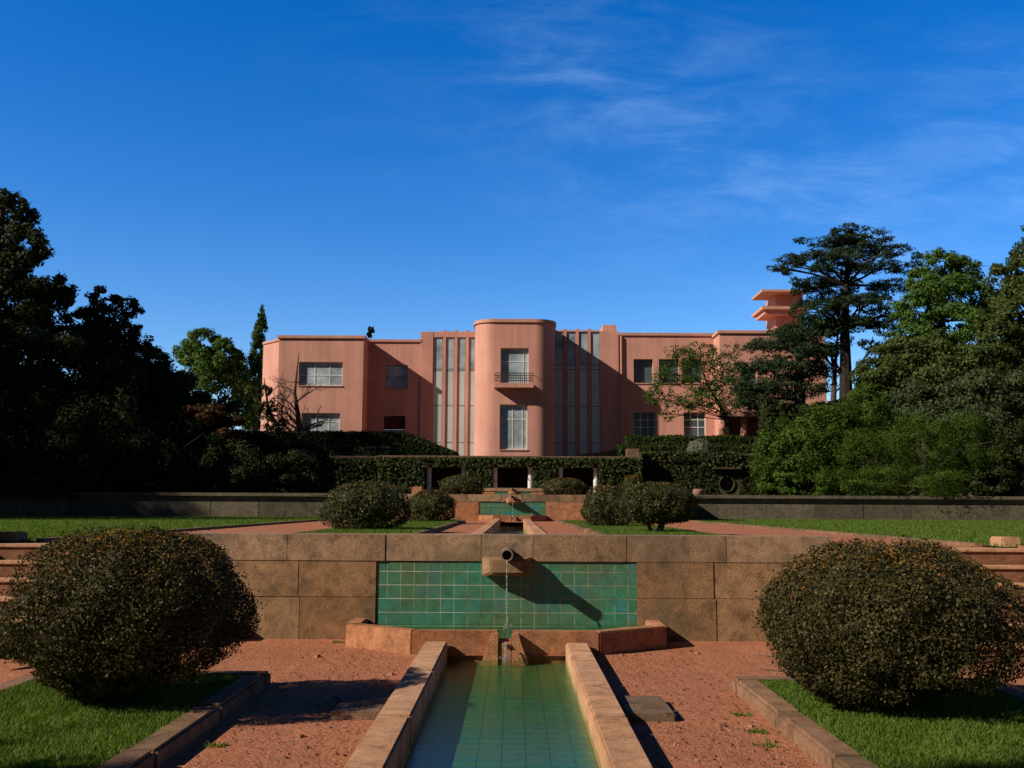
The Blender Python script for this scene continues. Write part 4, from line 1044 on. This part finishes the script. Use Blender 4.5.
# right: young leafy tree before the right wing
tp = [at_y(729, 440, 65.5), at_y(728, 420, 65.5), at_y(718, 402, 65.5), at_y(708, 385, 65.5), at_y(700, 365, 65.5)]
tree('young_tree', 'young leafy tree with a leaning trunk in front of the right wing', 'tree', 'mid',
     [B(690, 358, 65, 20, 14), B(672, 352, 65, 10, 9), B(712, 362, 65, 16, 13), B(732, 352, 65, 11, 10), B(664, 380, 65, 14, 10), B(655, 398, 65, 13, 10), B(668, 412, 65, 12, 10), B(700, 385, 65, 18, 12), B(725, 385, 65, 18, 14), B(740, 400, 65, 14, 12), B(690, 402, 65, 16, 9), B(715, 408, 65, 14, 8), B(680, 370, 65.3, 26, 16), B(725, 370, 65.3, 24, 16), B(700, 350, 65.2, 22, 9), B(660, 392, 65, 16, 16), B(735, 378, 65, 18, 14), B(745, 388, 65, 12, 12), B(700, 398, 65.4, 34, 14)],
     (tp[0].x, 65.5, Z4), 7500, .19, .2, sub=20, subr=.34, limb=.2, bark='darkbark', trunkpts=[(tp[0].x, 65.5, Z4)]+[tuple(q) for q in tp[1:]])
# cedars: flat tiers of foliage
def cedar(label, Y, base_px, top, tiers, n, lean=()):
    blobs = [B(a, b, Y + c, rx*.9, ry, rx*.75) for a, b, c, rx, ry in tiers]
    for a, b, c, rx, ry in tiers:            # ragged tufts round every tier
        for k in range(4):
            f = random.choice((-1, 1)); blobs.append(B(a + f*rx*random.uniform(.5, 1.2), b + random.uniform(-5, 6), Y + c + random.uniform(-1.2, 1.2), rx*random.uniform(.22, .42), ry*random.uniform(.5, .9)))
    tops = [at_y(a, b, Y) for a, b in top]
    return tree('cedar_tree', label, 'tree', 'cedar', blobs, (X(base_px, Y), Y, Z4), n, .26, .48, sub=26, subr=.36, aspect=.35, bark='darkbark', limb=.2, nlimb=len(tiers), trunkpts=[(X(base_px, Y), Y, Z4)]+[tuple(q) for q in tops])
cedar('tall spreading cedar with flat tiers behind the right shrubs', 60, 846, [(846, 380), (845, 330), (846, 285), (850, 232)],
      [(848, 228, 0, 16, 5), (868, 238, 0, 32, 6), (832, 242, .5, 28, 6), (890, 250, 0, 28, 6), (818, 256, 0, 24, 6), (788, 259, .5, 18, 5), (777, 268, 0, 13, 4), (850, 258, -1, 30, 7), (880, 268, 0, 34, 7), (818, 283, 0, 20, 7), (835, 285, 1, 26, 8), (895, 285, 0, 28, 7),
       (865, 300, -1, 26, 8), (822, 306, -1, 20, 8), (890, 312, 0, 22, 7), (845, 325, 0, 36, 9), (808, 334, 0, 22, 8), (872, 345, 0, 14, 6), (826, 350, 0, 22, 8), (826, 298, .6, 22, 7), (808, 290, .4, 13, 6), (806, 304, 0, 14, 6), (814, 320, .3, 20, 7), (862, 300, .3, 24, 7), (868, 322, .2, 20, 7), (838, 268, -.4, 26, 7), (862, 250, .5, 24, 6), (815, 345, .6, 26, 9)], 27000)
cedar('shorter dense dark cedar in front of the right end of the house', 62.5, 800, [(800, 400), (800, 355), (803, 322)],
      [(806, 318, 0, 15, 6), (790, 333, 0, 18, 7), (805, 330, 0, 30, 10), (770, 342, 0, 22, 8), (795, 350, 0, 36, 11), (765, 362, 0, 20, 9), (790, 370, 0, 38, 11), (770, 385, 0, 28, 9), (800, 390, 0, 34, 11), (760, 400, 0, 22, 8), (785, 408, 0, 32, 10), (805, 420, 0, 30, 12), (812, 370, 1, 22, 12)], 19000)
tree('slim_tree', 'slim dark trunk standing just left of the tall cedar trunk', 'tree', 'cedar', [B(838, 330, 61, 12, 9), B(832, 350, 61, 10, 8)], g(834, 61, Z4), 900, .24, .3)
tree('broadleaf_tree', 'lighter green airy tree right of the tall cedar', 'tree', 'fresh',
     [B(945, 262, 56, 22, 14), B(922, 280, 56, 18, 16), B(965, 272, 56, 20, 16), B(940, 290, 55, 34, 20), B(972, 300, 55, 22, 22), B(915, 310, 55, 26, 18), B(950, 325, 54, 40, 22), B(985, 320, 55, 22, 24), B(910, 335, 54, 24, 14)], g(942, 56, Z4), 19000, .24, .3, sub=28, subr=.3, limb=.2)
tree('broadleaf_tree', 'tall olive toned tree at the right edge', 'tree', 'olive',
     [B(1030, 260, 52, 24, 28), B(1005, 285, 52, 22, 24), B(1035, 310, 51, 40, 35), B(1000, 330, 51, 28, 28), B(1050, 350, 50, 50, 40), B(1030, 232, 52, 8, 14)], g(1025, 52, Z3), 18000, .25, .4, sub=24, subr=.3)
tree('olive_shrub', 'pale olive shrub crown below the airy tree', 'bush', 'olive',
     [B(905, 352, 51, 34, 16), B(940, 350, 51, 40, 20), B(880, 375, 50, 36, 18), B(925, 375, 50, 46, 24), B(975, 365, 50, 40, 26)], g(920, 51, Z3), 18000, .23, .25, sub=24, subr=.3)
tree('greygreen_shrub', 'grey green shrub mass at the right above the bright shrubs', 'bush', 'grey',
     [B(930, 405, 47, 45, 26), B(985, 395, 47, 45, 30), B(1030, 400, 47, 40, 36), B(960, 425, 46, 50, 24)], g(970, 47, Z3), 18000, .2, .22, sub=26, subr=.3)
tree('domed_shrub', 'big domed glossy shrub beside the oculus wall', 'bush', 'bright',
     [B(805, 455, 44.5, 52, 42), B(830, 430, 45, 42, 30), B(775, 475, 44, 24, 26), B(850, 425, 46, 36, 24), B(800, 485, 43.5, 48, 16), B(870, 405, 48, 26, 20)], g(810, 44.5, Z3), 26000, .17, .2, sub=40, subr=.25)
tree('feathery_shrub', 'bright green feathery shrub in front of the domed shrub', 'bush', 'bright',
     [B(870, 460, 42.5, 46, 36), B(915, 450, 42.5, 50, 36), B(960, 448, 42.5, 42, 36), B(900, 480, 42, 70, 20), B(840, 480, 42, 24, 18)], g(905, 42.5, Z3), 27000, .15, .2, sub=44, subr=.26, aspect=.3)
tree('dark_shrub', 'dark green shrub at the right edge behind the ledge', 'bush', 'darkolive',
     [B(1005, 460, 42.5, 34, 38), B(1045, 450, 43, 45, 45), B(985, 480, 42, 30, 18)], g(1012, 42.5, Z3), 12000, .17, .2, sub=28, subr=.28)
hedge('dark background hedge behind the right shrubs', X(765, 54), X(1250, 54), 53, 55, Z3, lambda x: 7.2+3.2*min(1,max(0,(x-18.5)/3))+.6*math.sin(x*.7)+.3*math.sin(x*1.9), 20000, .25, 'darkolive')

# tall trees outside the left side of the garden: their shade lies on the left planting
for i, (x, y, h) in enumerate([(-44, 26, 23), (-43, 32, 25), (-44, 38, 25), (-46, 45, 24), (-40, 29.5, 20), (-44, 20.5, 27), (-45, 45, 33)]):
    tree('tall_tree', ['tall dark tree outside the garden at the near left', 'second tall dark tree outside the left garden edge', 'third tall dark tree outside the left garden edge', 'tall dark tree outside the garden nearest the left planting', 'inner dark tree outside the left garden edge', 'slim dark tree outside the left lawn', 'very tall dark tree outside the garden at the far left'][i], 'tree', 'dark',
         [(x, y, h*.78, 4, 4, h*.2), (x+2, y+1, h*.55, 5, 4.5, h*.22), (x-2, y-1, h*.5, 5, 4.5, h*.2), (x, y+1, h*.3, 5.5, 5, h*.18)], (x, y, 1.0), 7000, .7, .5, sub=26, subr=.4)
def shade_at(x, y, t): return (x - t, y - .45*t, .68*t)
a = shade_at(4.0, 5.45, 15); b_ = shade_at(-3.5, 5.2, 7.5)
tree('garden_tree', 'leafy tree beside the garden behind the viewer', 'tree', 'mid', [(*a, 1.5, 1.1, 1.0), (a[0]+1.2, a[1]-.4, a[2]+.2, 1.2, 1.0, .9), (*b_, 1.3, 1.1, 1.0)], (-11.6, -.5, 0), 12000, .2, .22, sub=16, subr=.5)

# ------------------------------------------------------------------ litter: pebbles, clods, fallen leaves on the gravel
def pebbles(n, regions):
    m = MB()
    for i in range(n):
        x0, x1, y0, y1, z = random.choice(regions); x = random.uniform(x0, x1); y = random.uniform(y0, y1)
        r = abs(random.gauss(0, .0035))+.0025
        if random.random() < .012: r *= 3.2
        vs = []
        for k in range(5):
            aa = k*1.2566+random.uniform(-.3,.3); vs.append((x+r*math.cos(aa)*random.uniform(.7,1.3), y+r*math.sin(aa)*random.uniform(.7,1.3), z-.002))
        for k in range(5): v = vs[k]; vs.append((x+(v[0]-x)*.65, y+(v[1]-y)*.65, z+r*random.uniform(.5,.9)))
        m.add(vs, [(5,6,7,8,9)]+[(k,(k+1)%5,5+(k+1)%5,5+k) for k in range(5)])
    return m
m_peb = m_stone('pebble', (.12, .07, .05), (.4, .18, .11), (.5, .3, .22), island=True, stainf=0)
tag(pebbles(7000, [(.95, 1.95, 5.2, 12, 0), (-2.05, -.95, 5.2, 12, 0), (2, 4, 9.2, 11.5, 0), (-4, -2, 9.3, 11.5, 0), (1.1, 2, 5.4, 7.6, 0)]).build('pebbles', m_peb), kind='stuff')
k = 900; P = np.stack([np.where(rng.random(k) < .5, rng.uniform(.95, 2, k), rng.uniform(-2.05, -.95, k)), rng.uniform(5.3, 11.8, k), rng.uniform(.004, .015, k)], 1)
litter = leaf_mesh('fallen_leaves', P, np.tile([0,0,1.0],(k,1))+rng.normal(0,.35,(k,3)), .028, .6)
tag(link('fallen_leaves', litter, M['redleaf']), kind='stuff')
rg = [(x-.07, x+.07, y-.05, y+.05, 0, 45) for x, y in ((1.72, 6.3), (1.83, 7.4), (1.78, 7.0), (1.85, 8.0), (-1.9, 6.9), (1.5, 5.9), (3.9, 11.9), (-1.98, 12.0), (-1.75, 6.2))]
blades('weeds', rg, .03, .8)
